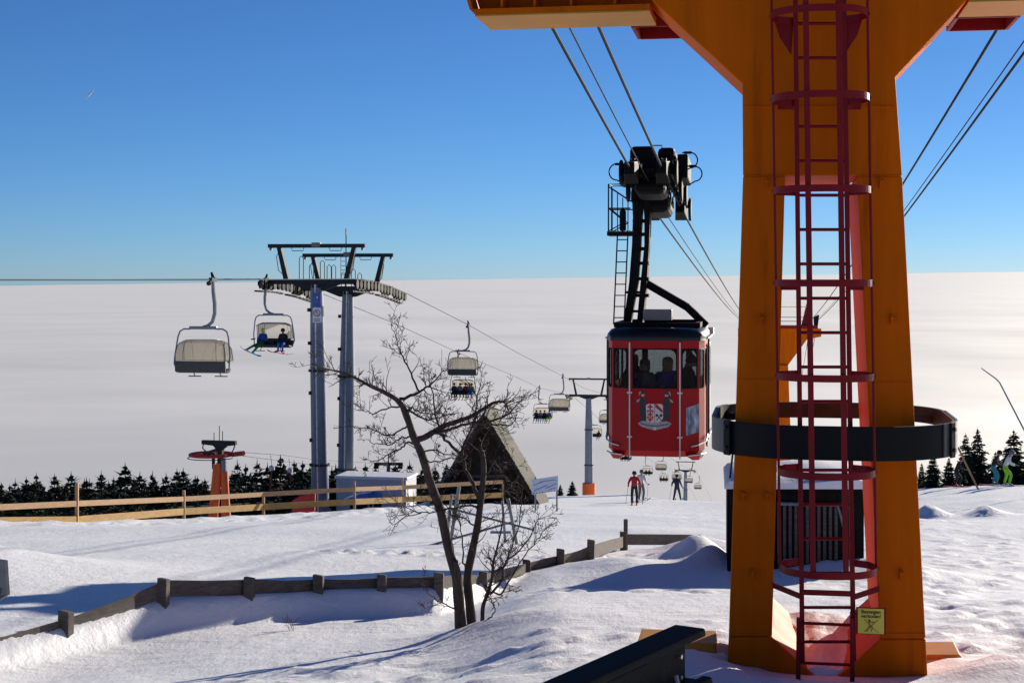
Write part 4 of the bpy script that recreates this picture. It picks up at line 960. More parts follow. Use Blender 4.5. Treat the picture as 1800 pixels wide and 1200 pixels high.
# ------------------------------------------------------------------ gable hut, container, board, frame, dark hut
ga = V((853 - CX) / F * 83.5, 83.5, 0); ga.z = P(853, 898, 83.5).z
hut = thing('gable_hut', 'steep A-frame hut with pale shingle roof behind the bare tree', 'hut', ga, R(-1.5))
AH = (898 - 731) / F * 83.5; HWid = 2.85; HL = 6.5
wl_ = MB(); wl_.prism([(-HWid - .36, 0, -.38), (HWid + .36, 0, -.38), (0, 0, AH - .04)], (0, HL, 0)); hw_ = wl_.build('gable_wall', m_brownwall, hut)
for k in range(15):
    x = -HWid + .2 + k * .37; zt_ = (1 - abs(x) / HWid) * (AH + .05) - .4
    if zt_ > .2: MB().box((x, -.012, zt_ / 2 - .2), (.33, .024, zt_)).build('wall_board', m_brownwall, hw_)
for s_ in (-1, 1):
    a = V(s_ * (HWid + .45), -.75, -.35); b = V(0, -.75, AH)
    nrm = V((b - a).z, 0, -(b - a).x).normalized() * (1 if s_ > 0 else -1); nrm = nrm if nrm.z > 0 else -nrm
    rp_ = MB(); rp_.prism([a, b, b + V(0, 0, .14), a + nrm * .12], (0, HL + 1.1, 0)); ro = rp_.build('roof', m_roofgrey, hut)
    nrow = 13
    for k in range(nrow):
        p = a.lerp(b, (k + .0) / nrow) + nrm * .125; q = a.lerp(b, (k + 1.06) / nrow) + nrm * .118
        MB().prism([p, q, q + nrm * .012, p + nrm * .035], (0, HL + 1.12, 0)).build('shingle_course', m_roofgrey, ro)
    MB().bar(a + V(0, -.02, .02), b + V(0, -.02, 0), .05, .24).build('barge_board', m_brownwall, ro)
MB().box((0, -.04, 1.9), (2.0, .08, .16)).build('tie_beam', m_oldwood, hut)
MB().box((0.3, -.05, .75), (.9, .05, 1.7)).build('door', m_darkwall, hut)
MB().box((-.9, -.05, .95), (.6, .05, .6)).build('window', m_cabblack, hut)
cn = thing('container', 'low white container with snowy roof right of the twin pylons', 'container', on_ground(662, 92, -.2), R(-12))
zt_ = P(662, 838, 92).z - cn.location.z
MB().box((0, 0, zt_ / 2), (4.3, 2.3, zt_)).build('box', m_container, cn, bevel=.02)
sl = MB().box((0, 0, zt_ + .09), (4.5, 2.5, .17)).build('roof_snow', m_snow, cn, bevel=.06)
for k in range(9): MB().box((-1.95 + k * .48, -1.165, zt_ / 2), (.06, .03, zt_ * .92)).build('corrugation', m_container, cn)
MB().box((2.165, -.3, zt_ * .48), (.03, .9, zt_ * .8)).build('door', m_white, cn)
tp = thing('covered_sledge', 'blue tarpaulin-covered stack in front of the white container', 'tarpaulin', P(636, 888, 82), R(-8))
tpm = MB(); tpm.prism([(-1.0, -.5, .25), (-.8, -.5, .35), (.2, -.5, .72), (.95, -.5, .62), (1.0, -.5, .3), (.2, -.5, .2)], (0, 1.2, 0)); tpm.build('tarpaulin', m_bluetarp, tp, bevel=.03)
MB().box((.2, .1, .12), (1.5, 1.0, .5)).build('stack', m_darkwall, tp)
for x in (.55, .8): MB().bar((x, -.6, -.1), (x - .15, -.55, .55), .07).build('prop', m_newwood, tp)
tpm = MB(); tpm.prism([(-1.02, -.52, .3), (-.8, -.52, .40), (.2, -.52, .76), (.6, -.52, .75), (.1, -.52, .70), (-.8, -.52, .36)], (0, 1.24, 0)); tpm.build('snow_cap', m_snow, tp)
rm = thing('safety_mat', 'red safety mat leaning against the foot of the twin pylons', 'mat', P(533, 893, 84), R(0))
MB().prism([(-.62, 0, -.2), (.62, 0, -.2), (.66, 0, .95), (.3, 0, .82), (-.3, 0, .6), (-.62, 0, .42)], (0, .3, 0)).build('pad', m_redmat, rm, bevel=.05)
MB().bar((-.55, -.02, .1), (.6, -.02, .35), .02, .05).build('strap', m_white, rm)
# info board by the gable hut
ib = thing('info_board', 'pale blue panorama board on two posts right of the gable hut', 'sign', on_ground(958, 66), R(10))
zi = lambda py: -(py - CY) / F * 66 - ib.location.z
for x in (-.42, .52): MB().bar((x, 0, -.4), (x, 0, zi(838)), .06).build('post', m_steel, ib)
MB().prism([(-.58, -.05, zi(868)), (.56, -.05, zi(862)), (.56, -.05, zi(836)), (-.58, -.05, zi(842))], (0, .03, 0)).build('panel', m_signboard, ib)
for k, (x0, z0_, x1, z1) in enumerate(((-.5, 862, .1, 852), (-.2, 846, .48, 843), (-.5, 852, -.1, 846), (0, 858, .5, 850), (.15, 861, .45, 857))):
    MB().bar((x0, -.056, zi(z0_)), (x1, -.056, zi(z1)), .006, .05, up=(0, 1, 0)).build('map_line', m_signblue, ib)
for k in range(8): MB().box((-.5 + .13 * k, -.057, zi(866) + .012 * k), (.05, .006, .03)).build('legend_mark', m_signtext, ib)
# galvanised play frame half buried in front of the hut
fm = thing('metal_frame', 'half-buried galvanised pipe frame behind the bare tree', 'frame', V(0, 0, 0))
D_ = 37.0
def fp(px, py, d=D_): return P(px, py, d)
for a, b, r_ in (((807, 855, 37), (788, 962, 37), .045), ((794, 868, 38.2), (784, 945, 38.2), .035), ((893, 876, 37), (914, 966, 37), .045), ((883, 880, 38.2), (890, 955, 38.2), .035)):
    MB().tube([fp(*a), fp(*b) + V(0, 0, -.25)], r_, 8).build('leg', m_steel, fm)
for a, b, r_ in (((711, 971, 36), (908, 915, 37.6), .028), ((790, 893, 37.4), (938, 931, 36.2), .026), ((750, 975, 36.3), (815, 960, 36.8), .02), ((800, 905, 37), (797, 935, 37), .02)):
    MB().tube([fp(*a), fp(*b)], r_, 8).build('cross_pipe', m_steel, fm)
for k in range(4): MB().box(fp(722 + 11 * k, 971 - 3 * k, 36.1) + V(0, 0, -.05), (.05, .02, .06)).build('clip', m_steel, fm)
for px, py in ((772, 966), (806, 968)): MB().box(fp(px, py, 36.6), (.42, .2, .05)).build('seat_board', m_pylon, fm)
MB().box(fp(880, 935, 37.2), (.5, .03, .06)).build('seat_board', m_pylon, fm)
# dark hut behind the tower
A_ = V(3.70, 26.4, 0); B_ = V(5.98, 26.1, 0); dirh = (B_ - A_).normalized(); LH = (B_ - A_).length
dh = thing('dark_hut', 'low black timber hut with thick snow on its roof behind the tower legs', 'hut', V(A_.x, A_.y, h(A_.x + .3, A_.y + .6) - .05), math.atan2(dirh.y, dirh.x))
zr = P(1278, 858, 26.4).z - dh.location.z; zr2 = P(1517, 858, 26.1).z - dh.location.z
bx_ = MB(); bx_.loft([[V(0, 0, -.5), V(LH, 0, -.8), V(LH, 2.6, -.8), V(0, 2.6, -.5)], [V(0, 0, zr), V(LH, 0, zr2), V(LH, 2.6, zr2), V(0, 2.6, zr)]]); wallo = bx_.build('wall', m_darkwall, dh)
k = 0; x = .02
while x < LH - .2:
    MB().box((x + .1, -.012, zr * .5 + (zr2 - zr) * x / LH * .5 - .3), (.19, .024, zr + .45 + (zr2 - zr) * x / LH)).build('wall_board', m_darkwall, wallo); x += .205; k += 1
sn_ = MB(); nx, ny = 30, 14; rows = []
for top in (0, 1):
    for j in range(ny):
        for i in range(nx):
            u = i / (nx - 1); v = j / (ny - 1); xx = -.05 + (LH + .12) * u; yy_ = -.12 + 2.85 * v
            zz = zr + (zr2 - zr) * u
            if top:
                e = min(u * 12, (1 - u) * 12, v * 6 + .35, (1 - v) * 6, 1); zz += .04 + .15 * max(0, e) ** .5 + .025 * math.sin(u * 9 + v * 3) + .10 * v * (1 - v)
            else: zz += .004
            rows.append((xx, yy_, zz))
q = []
o_ = nx * ny
for j in range(ny - 1):
    for i in range(nx - 1): q += [(j * nx + i, j * nx + i + 1, (j + 1) * nx + i + 1, (j + 1) * nx + i), (o_ + j * nx + i, o_ + (j + 1) * nx + i, o_ + (j + 1) * nx + i + 1, o_ + j * nx + i + 1)]
for i in range(nx - 1): q += [(i, o_ + i, o_ + i + 1, i + 1), ((ny - 1) * nx + i, (ny - 1) * nx + i + 1, o_ + (ny - 1) * nx + i + 1, o_ + (ny - 1) * nx + i)]
for j in range(ny - 1): q += [(j * nx, (j + 1) * nx, o_ + (j + 1) * nx, o_ + j * nx), (j * nx + nx - 1, o_ + j * nx + nx - 1, o_ + (j + 1) * nx + nx - 1, (j + 1) * nx + nx - 1)]
sn_.add(rows, q).build('roof_snow', m_snow, dh, smooth=True)
dk = MB().box((1.35, -.04, zr * .40), (1.1, .05, zr * .95)).build('slatted_gate', m_darkwall, dh)
for k in range(11): MB().box((.87 + .096 * k, -.075, zr * .42), (.05, .03, zr * .85)).build('slat', m_oldwood, dk)
MB().tube([(.85, -.1, zr * .85), (1.85, -.1, zr * .85), (1.95, -.1, zr * .62)], .03, 6).build('pipe', m_steel, dk)
MB().tube([(.03, .1, zr), (.10, .1, zr + .65)], .018, 6).build('antenna', m_darksteel, dh)

# ------------------------------------------------------------------ black steel beam in the foreground
be0, be1 = V(-.28, 8.2, -2.40), V(1.16, 10.5, -2.40); bd = (be1 - be0).normalized(); bn = V(bd.y, -bd.x, 0)
bm_ = thing('steel_beam', 'black painted steel beam jutting into the bottom edge', 'beam', (0, 0, 0))
m_beam = M('black_beam_paint', (.016, .016, .015), .7, var=.35, scale=5, bump=.15, bscale=25, dirt=(.05, .048, .04), dirt_amt=.03, spec=.1)
def bsec(pts, name, s0=0.0, s1=0.0, mat=None, bev=.012):
    g = MB(); a = be0 - bd * 1.5; b = be1 + bd * s1
    g.loft([[a + bn * u + V(0, 0, w) for u, w in pts], [b + bn * u + V(0, 0, w) for u, w in pts]])
    return g.build(name, mat or m_beam, bm_, bevel=bev)
bsec([(-.10, .0), (.13, .0), (.14, -.05), (.05, -.09), (-.10, -.09)], 'top_flange', s1=.10)
web = bsec([(-.03, -.0905), (.03, -.0905), (.03, -.40), (-.03, -.40)], 'web')
bsec([(-.10, -.4005), (.19, -.4005), (.17, -.33), (.10, -.33), (.09, -.36), (-.10, -.36)], 'bottom_flange', s1=.12)
bsec([(.031, -.10), (.05, -.10), (.05, -.2), (.031, -.215)], 'cover_strip', s1=-.6)
for s_, w in ((-.12, -.16), (-.12, -.30), (-.30, -.33), (-1.0, -.16)):
    p = be1 + bd * s_ + V(0, 0, w); MB().tube([p + bn * .03, p + bn * .06], .016, 6).build('bolt', m_chrome, bm_)
p = be1 - bd * .30; MB().tube([p + bn * .05 + V(0, 0, -.36), p + bn * .12 + V(0, 0, -.30), p + bn * .10 + V(0, 0, -.24)], .018, 6).build('hook', m_steel, bm_)
for s_ in (-.5, -2.2):
    p = be1 + bd * s_; MB().box(p + V(0, 0, -.9), (.16, .16, 1.0)).build('support_post', m_darksteel, bm_)

# ------------------------------------------------------------------ board fence in the foreground
bf = thing('board_fence', 'weathered low board fence half buried across the near snow', 'fence')
PO = [(-130, 16.4, 1112, 1150), (115, 18.5, 1073, 1110), (285, 20.2, 1016, 1080), (435, 21.2, 1014, 1062), (560, 22.0, 1010, 1058), (670, 22.3, 1009, 1060), (770, 22.6, 1006, 1052), (848, 24.6, 1004, 1040), (928, 27.5, 983, 1010), (984, 28.4, 964, 1000), (1037, 29.5, 948, 995), (1096, 35.0, 934, 972)]
rnd = random.Random(3)
for px, d, yt, yb in PO:
    a = P(px, yt, d); b = P(px, yb, d); w = .15 + .02 * rnd.random()
    g = MB(); tl = rnd.uniform(-.03, .03)
    r0 = rnd.uniform(-.3, .1)
    def cr_(c, z): return [V(c.x + math.cos(r0 + a_) * w * .62, c.y + math.sin(r0 + a_) * w * .62, z) for a_ in (R(225), R(315), R(45), R(135))]
    lo2 = cr_(b, b.z - .5); hi2 = [p + V(tl, 0, .02 * math.cos(i * 1.6)) for i, p in enumerate(cr_(a, a.z))]
    g.loft([lo2, hi2]).build('post', m_oldwood, bf, bevel=.012)
BO = [(-130, 16.4, 1150, 1176), (115, 18.5, 1088, 1110), (285, 20.2, 1022, 1052), (435, 21.2, 1021, 1049), (560, 22.0, 1020, 1046), (670, 22.3, 1017, 1043), (770, 22.6, 1015, 1040), (848, 24.6, 1012, 1030), (928, 27.5, 990, 1012), (984, 28.4, 977, 1002), (1037, 29.5, 960, 985), (1096, 35.0, 943, 962)]
for (x0, d0, t0, b0), (x1, d1, t1, b1) in zip(BO[:-1], BO[1:]):
    off = V(.02, .09, 0); sx = (P(x1, 487, d1) - P(x0, 487, d0)).normalized() * .02
    q = [P(x0, b0, d0) + off + sx, P(x1, b1, d1) + off - sx, P(x1, t1, d1) + off - sx, P(x0, t0, d0) + off + sx]
    m1 = q[0].lerp(q[1], .5) + V(0, 0, rnd.uniform(-.02, .01)); m2 = q[3].lerp(q[2], .5) + V(0, 0, rnd.uniform(-.03, .01))
    MB().prism([q[0], m1, q[1], q[2], m2, q[3]], (.015, .04, 0)).build('board', m_oldwood, bf, bevel=.006)
off = V(0, .05, 0); MB().prism([P(1100, 958, 35) + off, P(1226, 958, 37.2) + off, P(1232, 940, 37.2) + off, P(1100, 939, 35) + off], (0, .05, 0)).build('board', m_oldwood, bf, bevel=.006)
MB().tube([P(1100, 965, 35.2), P(1100, 912, 35.2)], .05, 8).build('stake', m_oldwood, bf)
# ------------------------------------------------------------------ light rail fence
rf_ = thing('rail_fence', 'light new timber rail fence along the edge of the piste', 'fence')
RP = [(-60, 47.0, 1.35), (135, 52.5, 1.38), (323, 60.0, 1.22), (463, 65.5, 1.20), (623, 69.0, 1.28), (707, 73.5, 1.45), (884, 80.5, 1.12)]
tops = []
for px, d, hh in RP:
    g = on_ground(px, d); MB().box(g + V(0, 0, hh / 2 - .2), (.11, .11, hh + .4)).build('post', m_newwood, rf_, bevel=.008); tops.append((px, d, g))
RT = [893, 884, 876, 868, 859, 856, 846]; RB = [929, 913, 898, 890, 881, 877, 869]
for k in range(len(RP) - 1):
    a = P(RP[k][0], RT[k], RP[k][1]); b = P(RP[k + 1][0], RT[k + 1], RP[k + 1][1]); f = V(0, -.085, 0)
    MB().bar(a + f, b + f, .04, .19).build('top_rail', m_newwood, rf_)
    a = P(RP[k][0], RB[k], RP[k][1]); b = P(RP[k + 1][0], RB[k + 1], RP[k + 1][1])
    a.z = max(a.z, tops[k][2].z + .02); b.z = max(b.z, tops[k + 1][2].z + .02)
    MB().bar(a + f, b + f, .04, .26).build('base_board', m_yelwood, rf_)
# older grey rail behind
of = thing('old_rail', 'thin grey old rail behind the light fence by the spruces', 'fence')
for px, d in ((330, 88), (447, 92), (520, 95)):
    g = on_ground(px, d); MB().box(g + V(0, 0, .45), (.09, .09, 1.3)).build('post', m_oldwood, of)
MB().bar(P(300, 892, 86), P(447, 884, 92), .05, .08).build('rail', m_oldwood, of); MB().bar(P(447, 884, 92), P(550, 880, 96), .05, .08).build('rail', m_oldwood, of)
# sign at the left edge
sl_ = thing('edge_sign', 'grey sign plate cut off by the left edge of the picture', 'sign', (0, 0, 0))
a = P(-90, 972, 14.5); pl = MB().prism([P(-150, 960, 14.6), P(8, 985, 14.2), P(12, 1045, 14.2), P(-6, 1057, 14.2), P(-150, 1040, 14.6)], (.02, .03, 0)).build('plate', M('grey_sign_plate', (.17, .17, .17), .5), sl_)
MB().bar(P(-80, 965, 14.5) + V(0, .08, .1), P(-80, 1165, 14.5) + V(0, .08, 0), .08).build('post', m_oldwood, sl_)
g = MB(); g.tube([P(-3 + 5 * math.sin(a_), 1037 + 7 * math.cos(a_), 14.17) for a_ in (0, .6, 1.2, 1.8, 2.4)], .008, 5); g.tube([P(-4, 1002, 14.17), P(0, 1006, 14.17)], .008, 5); g.build('print', m_signtext, sl_)
# poles at the right
bp_ = thing('bent_pole', 'long thin bent lance rising at the right edge', 'pole', (0, 0, 0))
MB().tube([P(1868, 880, 62), P(1800, 755, 62), P(1757, 672, 62), P(1750, 665, 62), P(1725, 647, 62)], [.05, .035, .028, .026, .02], 6).build('rod', m_steel, bp_)
sp_ = thing('leaning_pole', 'pale pole leaning in front of the snowy spruces', 'pole', (0, 0, 0))
MB().tube([P(1722, 857, 70) + V(0, 0, -.2), P(1684, 786, 70)], .045, 6).build('rod', m_newwood, sp_)
# ------------------------------------------------------------------ conifers
def conifer(seed, Ht, spread=.21, mat=None, ragged=.35, base=.06):
    r = random.Random(seed); cr = MB()
    nl_ = int(18 + Ht * 3.4)
    for k in range(nl_):
        f = min(.99, (k + r.uniform(-.5, 1.2)) / nl_); f = max(0, f); z = Ht * (base + (.985 - base) * f)
        L0 = Ht * spread * (1 - f) ** .9 + .02
        nb = 9 if f < .6 else 6
        a0 = r.random() * 6.28
        for b in range(nb):
            if r.random() < .10: continue
            a = a0 + 6.283 * b / nb + r.uniform(-.3, .3); L_ = L0 * r.uniform(1 - ragged, 1 + ragged * .7) * (1 + .22 * math.sin(a * 2 + seed) * math.sin(f * 9 + seed))
            up = .45 * f - .15 + r.uniform(-.22, .22); dr = r.uniform(.15, .6)
            d = V(math.cos(a), math.sin(a), 0); s = V(-d.y, d.x, 0); n = max(3, int(L_ / .17))
            pts = [V(0, 0, z) + d * (L_ * i / n) + V(0, 0, L_ * (up * i / n - dr * (i / n) ** 2 + .14 * (i / n) ** 4)) for i in range(n + 1)]
            for i in range(n):
                w = (.04 + min(.10, .2 * L_) + .36 * L_ * (1 - i / n)) * r.uniform(.6, 1.25); p, q = pts[i], pts[i + 1]
                for sg in (-1, 1):
                    tip = q + s * sg * w + V(0, 0, -w * r.uniform(.25, .8)) + d * w * .35
                    m_ = p.lerp(q, .5)
                    cr.add([p, q, tip, m_.lerp(tip, .5) + V(0, 0, -.09)], [(0, 1, 2), (0, 2, 3)])
            e = pts[-1]; cr.add([pts[-2] + s * .04, pts[-2] - s * .04, e + d * min(.12, .35 * L_) + V(0, 0, .02)], [(0, 1, 2)])
    for k in range(int(Ht * 75)):
        f = r.random() ** 1.3 * .97; a = r.random() * 6.283; L_ = (Ht * spread * (1 - f) ** .9) * r.uniform(.45, 1.12); z = Ht * (base + (.985 - base) * f) - L_ * .25
        p = V(math.cos(a) * L_, math.sin(a) * L_, z); q = V(math.cos(a + r.uniform(-.8, .8)), math.sin(a + r.uniform(-.8, .8)), r.uniform(-.5, .9)) * r.uniform(.12, .30); s2 = V(-q.y, q.x, r.uniform(-.1, .1)) * .35
        cr.add([p - s2, p + s2, p + q], [(0, 1, 2)])
    for j in range(5):
        a = j * 1.257; cr.add([V(0, 0, Ht * 1.02), V(.05 * math.cos(a), .05 * math.sin(a), Ht * .93), V(.05 * math.cos(a + 1.2), .05 * math.sin(a + 1.2), Ht * .93)], [(0, 1, 2)])
    tr = MB(); tr.tube([(0, 0, -.8), (0, 0, Ht * .5), (0, 0, Ht)], [Ht * .018, Ht * .011, .01], 6)
    return cr, tr
protos = []
for i, (Ht, sp, rg, mt) in enumerate(((5.2, .25, .5, m_needle), (4.6, .30, .6, m_needle), (6.0, .23, .55, m_needle), (5.0, .27, .8, m_needle3), (4.2, .33, .55, m_needle), (5.6, .27, .5, m_needle))):
    cr, tr = conifer(11 + i, Ht, sp, mt, rg, .04 if i != 3 else .12)
    protos.append((cr, tr, Ht, mt))
def tree(i, loc, sc, rz_, label, group, mat=None, name='spruce_tree'):
    cr, tr, Ht, mt = protos[i]
    t = thing(name, label, 'tree', loc, rz_, group)
    key = (i, mat.name if mat else '')
    if key not in TM:
        a = cr.mesh('crown'); a.materials.append(mat or mt); b = tr.mesh('trunk'); b.materials.append(m_bark); TM[key] = (a, b)
    for nm, me in zip(('crown', 'trunk'), TM[key]):
        o = bpy.data.objects.new(nm, me); col.objects.link(o); o.parent = t
    t.scale = (sc * r.uniform(.85, 1.3), sc * r.uniform(.85, 1.3), sc); return t
TM = {}
r = random.Random(5)
# silhouette of the spruce row: photo x, top y
SIL = [(-20, 850), (2, 846), (32, 850), (64, 830), (96, 831), (125, 828), (152, 838), (178, 826), (200, 836), (220, 812), (246, 828), (268, 826), (292, 829), (311, 822), (322, 821), (343, 834), (360, 838), (408, 826), (417, 806), (432, 815), (452, 805), (470, 812), (493, 799), (517, 807), (532, 809), (545, 815), (385, 840), (335, 845), (590, 816), (625, 818), (642, 814), (660, 816), (695, 812), (720, 808), (745, 815), (765, 818), (785, 812), (805, 822)]
SEG = ((-99, 135, 'left of the first post of the light fence'), (135, 323, 'between the first and second posts of the light fence'), (323, 463, 'between the second and third posts of the light fence'), (463, 565, 'between the third fence post and the twin pylons'), (565, 900, 'behind the white container'))
ORD = ['first', 'second', 'third', 'fourth', 'fifth', 'sixth', 'seventh', 'eighth', 'ninth', 'tenth', 'eleventh', 'twelfth']
SIL.sort(); cnts = {}
for px, ty in SIL:
    sg_ = [q for q in SEG if q[0] <= px < q[1]][0][2]; cnts[sg_] = cnts.get(sg_, 0) + 1
    slab = 'tall dark spruce ' + sg_ + ', ' + ORD[cnts[sg_] - 1] + ' from left'
    d = r.uniform(103, 122) if px < 560 else r.uniform(118, 135)
    g = on_ground(px, d); top = P(px, ty, d).z; hh = max(2.2, (top - g.z)); i = r.randrange(6)
    if px == 220: i = 3
    tree(i, g + V(0, 0, -.1), hh / protos[i][2], r.random() * 6.28, slab, 'spruces behind the light rail fence')
LOW = []
for k in range(62):
    px = -40 + k * 9.9 + r.uniform(-4, 4); LOW.append((px, r.uniform(92, 101), r.uniform(834, 858)))
for k in range(22): LOW.append((572 + k * 12.2 + r.uniform(-4, 4), r.uniform(106, 116), r.uniform(818, 838)))
for k in range(30): LOW.append((-40 + k * 19.5 + r.uniform(-6, 6), r.uniform(82, 90), r.uniform(862, 878)))
for px, d, ty in LOW:
    g = on_ground(px, d); i = r.randrange(6); hh = max(1.2, P(px, ty, d).z - g.z)
    tree(i, g + V(0, 0, -.1), hh / protos[i][2], r.random() * 6.28, 'small low spruce along the foot of the left spruce row', 'low spruces at the foot of the row')
for px, d, ty, i, lab in ((1718, 82, 748, 0, 'tall pointed snowy spruce right of the bumper ring'), (1697, 81, 757, 2, 'slimmer snowy spruce beside the tallest one right of the ring'), (1782, 84, 752, 4, 'broad spruce behind the skier in green trousers'), (1750, 86, 790, 1, 'shorter spruce between the tall snowy ones'), (1640, 81, 795, 5, 'spruce half hidden below the right end of the bumper ring'), (1668, 80, 800, 1, 'low bushy spruce left of the leaning pole'), (1815, 83, 760, 5, 'spruce cut off by the right edge'), (1620, 84, 810, 0, 'spruce close against the right tower leg'), (1765, 80, 800, 4, 'low spruce directly behind the teal-trousered skier'), (1690, 79.5, 812, 4, 'lowest snowy spruce behind the crouching skier')):
    g = on_ground(px, d); hh = P(px, ty, d).z - g.z; tree(i, g + V(0, 0, -.1), hh / protos[i][2], r.random() * 6.28, lab, 'snowy spruces at the right', m_needle2)
for px, d, ty, i, lab in ((1006, 116, 842, 4, 'low dark fir on the crest left of the padded pylon'), (985, 118, 850, 1, 'tiny dark fir beside the info board')):
    g = on_ground(px, d); hh = max(1.0, P(px, ty, d).z - g.z); tree(i, g + V(0, 0, -.1), hh / protos[i][2], 1.0, lab, None)

# ------------------------------------------------------------------ bare tree
BD = 19.0
bt = thing('bare_tree', 'leafless crooked two-stemmed tree in the near snow', 'tree', P(822, 1104, BD))
bI = Matrix.Translation(-bt.location)
rt = random.Random(21)
twigs = MB(); twig_n = [0]
def grow(p, d, L_, r0, lvl):
    n = max(3, int(L_ / .06)); pts = [p]; rs = [r0]
    cur = d.normalized()
    for i in range(n):
        cur = (cur + V(rt.uniform(-.28, .28), rt.uniform(-.28, .28), rt.uniform(-.22, .3))).normalized()
        pts.append(pts[-1] + cur * (L_ / n)); rs.append(max(.0030, r0 * (1 - .65 * (i + 1) / n)))
    twigs.tube(pts, rs, 4); twig_n[0] += 1
    if lvl > 0:
        for k in range(rt.choice((2, 2, 3, 3))):
            i = rt.randrange(1, n); s = (pts[i] - pts[i - 1]).normalized()
            side = s.cross(V(rt.uniform(-1, 1), rt.uniform(-1, 1), rt.uniform(-1, 1))).normalized()
            grow(pts[i], s * .5 + side * .8 + V(0, 0, .25), L_ * rt.uniform(.3, .6), rs[i] * .75, lvl - 1)
def limb(name, pts, r0, r1, dep=(0, 0), dens=3.2, tw_len=.32, lvl=2):
    """pts: photo points from base to tip; dep: depth shift at base and tip"""
    n = len(pts); Q = []
    for i, (x, y) in enumerate(pts):
        Q.append(bI @ P(x, y, BD + dep[0] + (dep[1] - dep[0]) * i / (n - 1)))
    # smooth subdivision
    S = []; 
    for i in range(n - 1):
        p0 = Q[max(0, i - 1)]; p1 = Q[i]; p2 = Q[i + 1]; p3 = Q[min(n - 1, i + 2)]
        for k in range(4):
            t = k / 4; S.append(.5 * ((2 * p1) + (p2 - p0) * t + (2 * p0 - 5 * p1 + 4 * p2 - p3) * t * t + (3 * p1 - p0 - 3 * p2 + p3) * t ** 3))
    S.append(Q[-1])
    rs = []
    for i in range(len(S)):
        f = i / (len(S) - 1); rs.append((r0 + (r1 - r0) * f) * (1 + .045 * math.sin(i * 1.3 + r0 * 300) + .025 * math.sin(i * 3.1)))
        if r0 < .03: S[i] = S[i] + V(rt.uniform(-.012, .012), rt.uniform(-.03, .03), rt.uniform(-.012, .012)) * (1 if 0 < i < len(S) - 1 else 0)
    o = MB().tube(S, rs, 10 if r0 > .03 else 6).build(name, m_bark if r0 > .025 else m_twig, bt, smooth=True, fix=False)
    tot = sum((S[i + 1] - S[i]).length for i in range(len(S) - 1)); cnt = int(tot * dens * 3.4)
    for k in range(cnt):
        i = rt.randrange(len(S) // 4, len(S)); s = (S[i] - S[i - 1]).normalized()
        side = s.cross(V(rt.uniform(-1, 1), rt.uniform(-1, 1), rt.uniform(-1, 1))).normalized()
        grow(S[i], s * .55 + side * .8 + V(0, 0, .3), tw_len * rt.uniform(.4, 1.2), min(.0085, max(.0045, rs[i] * .55)), lvl)
    return o
px_r = BD / F
limb('stem', [(811, 1125), (809, 1090), (806, 1050), (802, 1010), (790, 970), (775, 900), (757, 850), (742, 800), (728, 770), (718, 740), (708, 714)], 10.5 * px_r, 5.5 * px_r, (0, 0), 1.2)
limb('stem', [(832, 1125), (829, 1090), (825, 1055), (822, 1012), (832, 960), (840, 920), (846, 872), (850, 832), (849, 802), (844, 790)], 9.5 * px_r, 3.8 * px_r, (.12, .25), 1.5)
limb('stem', [(847, 1125), (848, 1100), (849, 1066), (856, 1046), (865, 1014), (867, 988), (873, 966), (882, 925), (885, 892)], 4.6 * px_r, .9 * px_r, (.05, -.3), 4, .3)
limb('stem', [(803, 1015), (802, 995), (801, 985)], 5 * px_r, 4 * px_r, (-.05, -.08), 0)
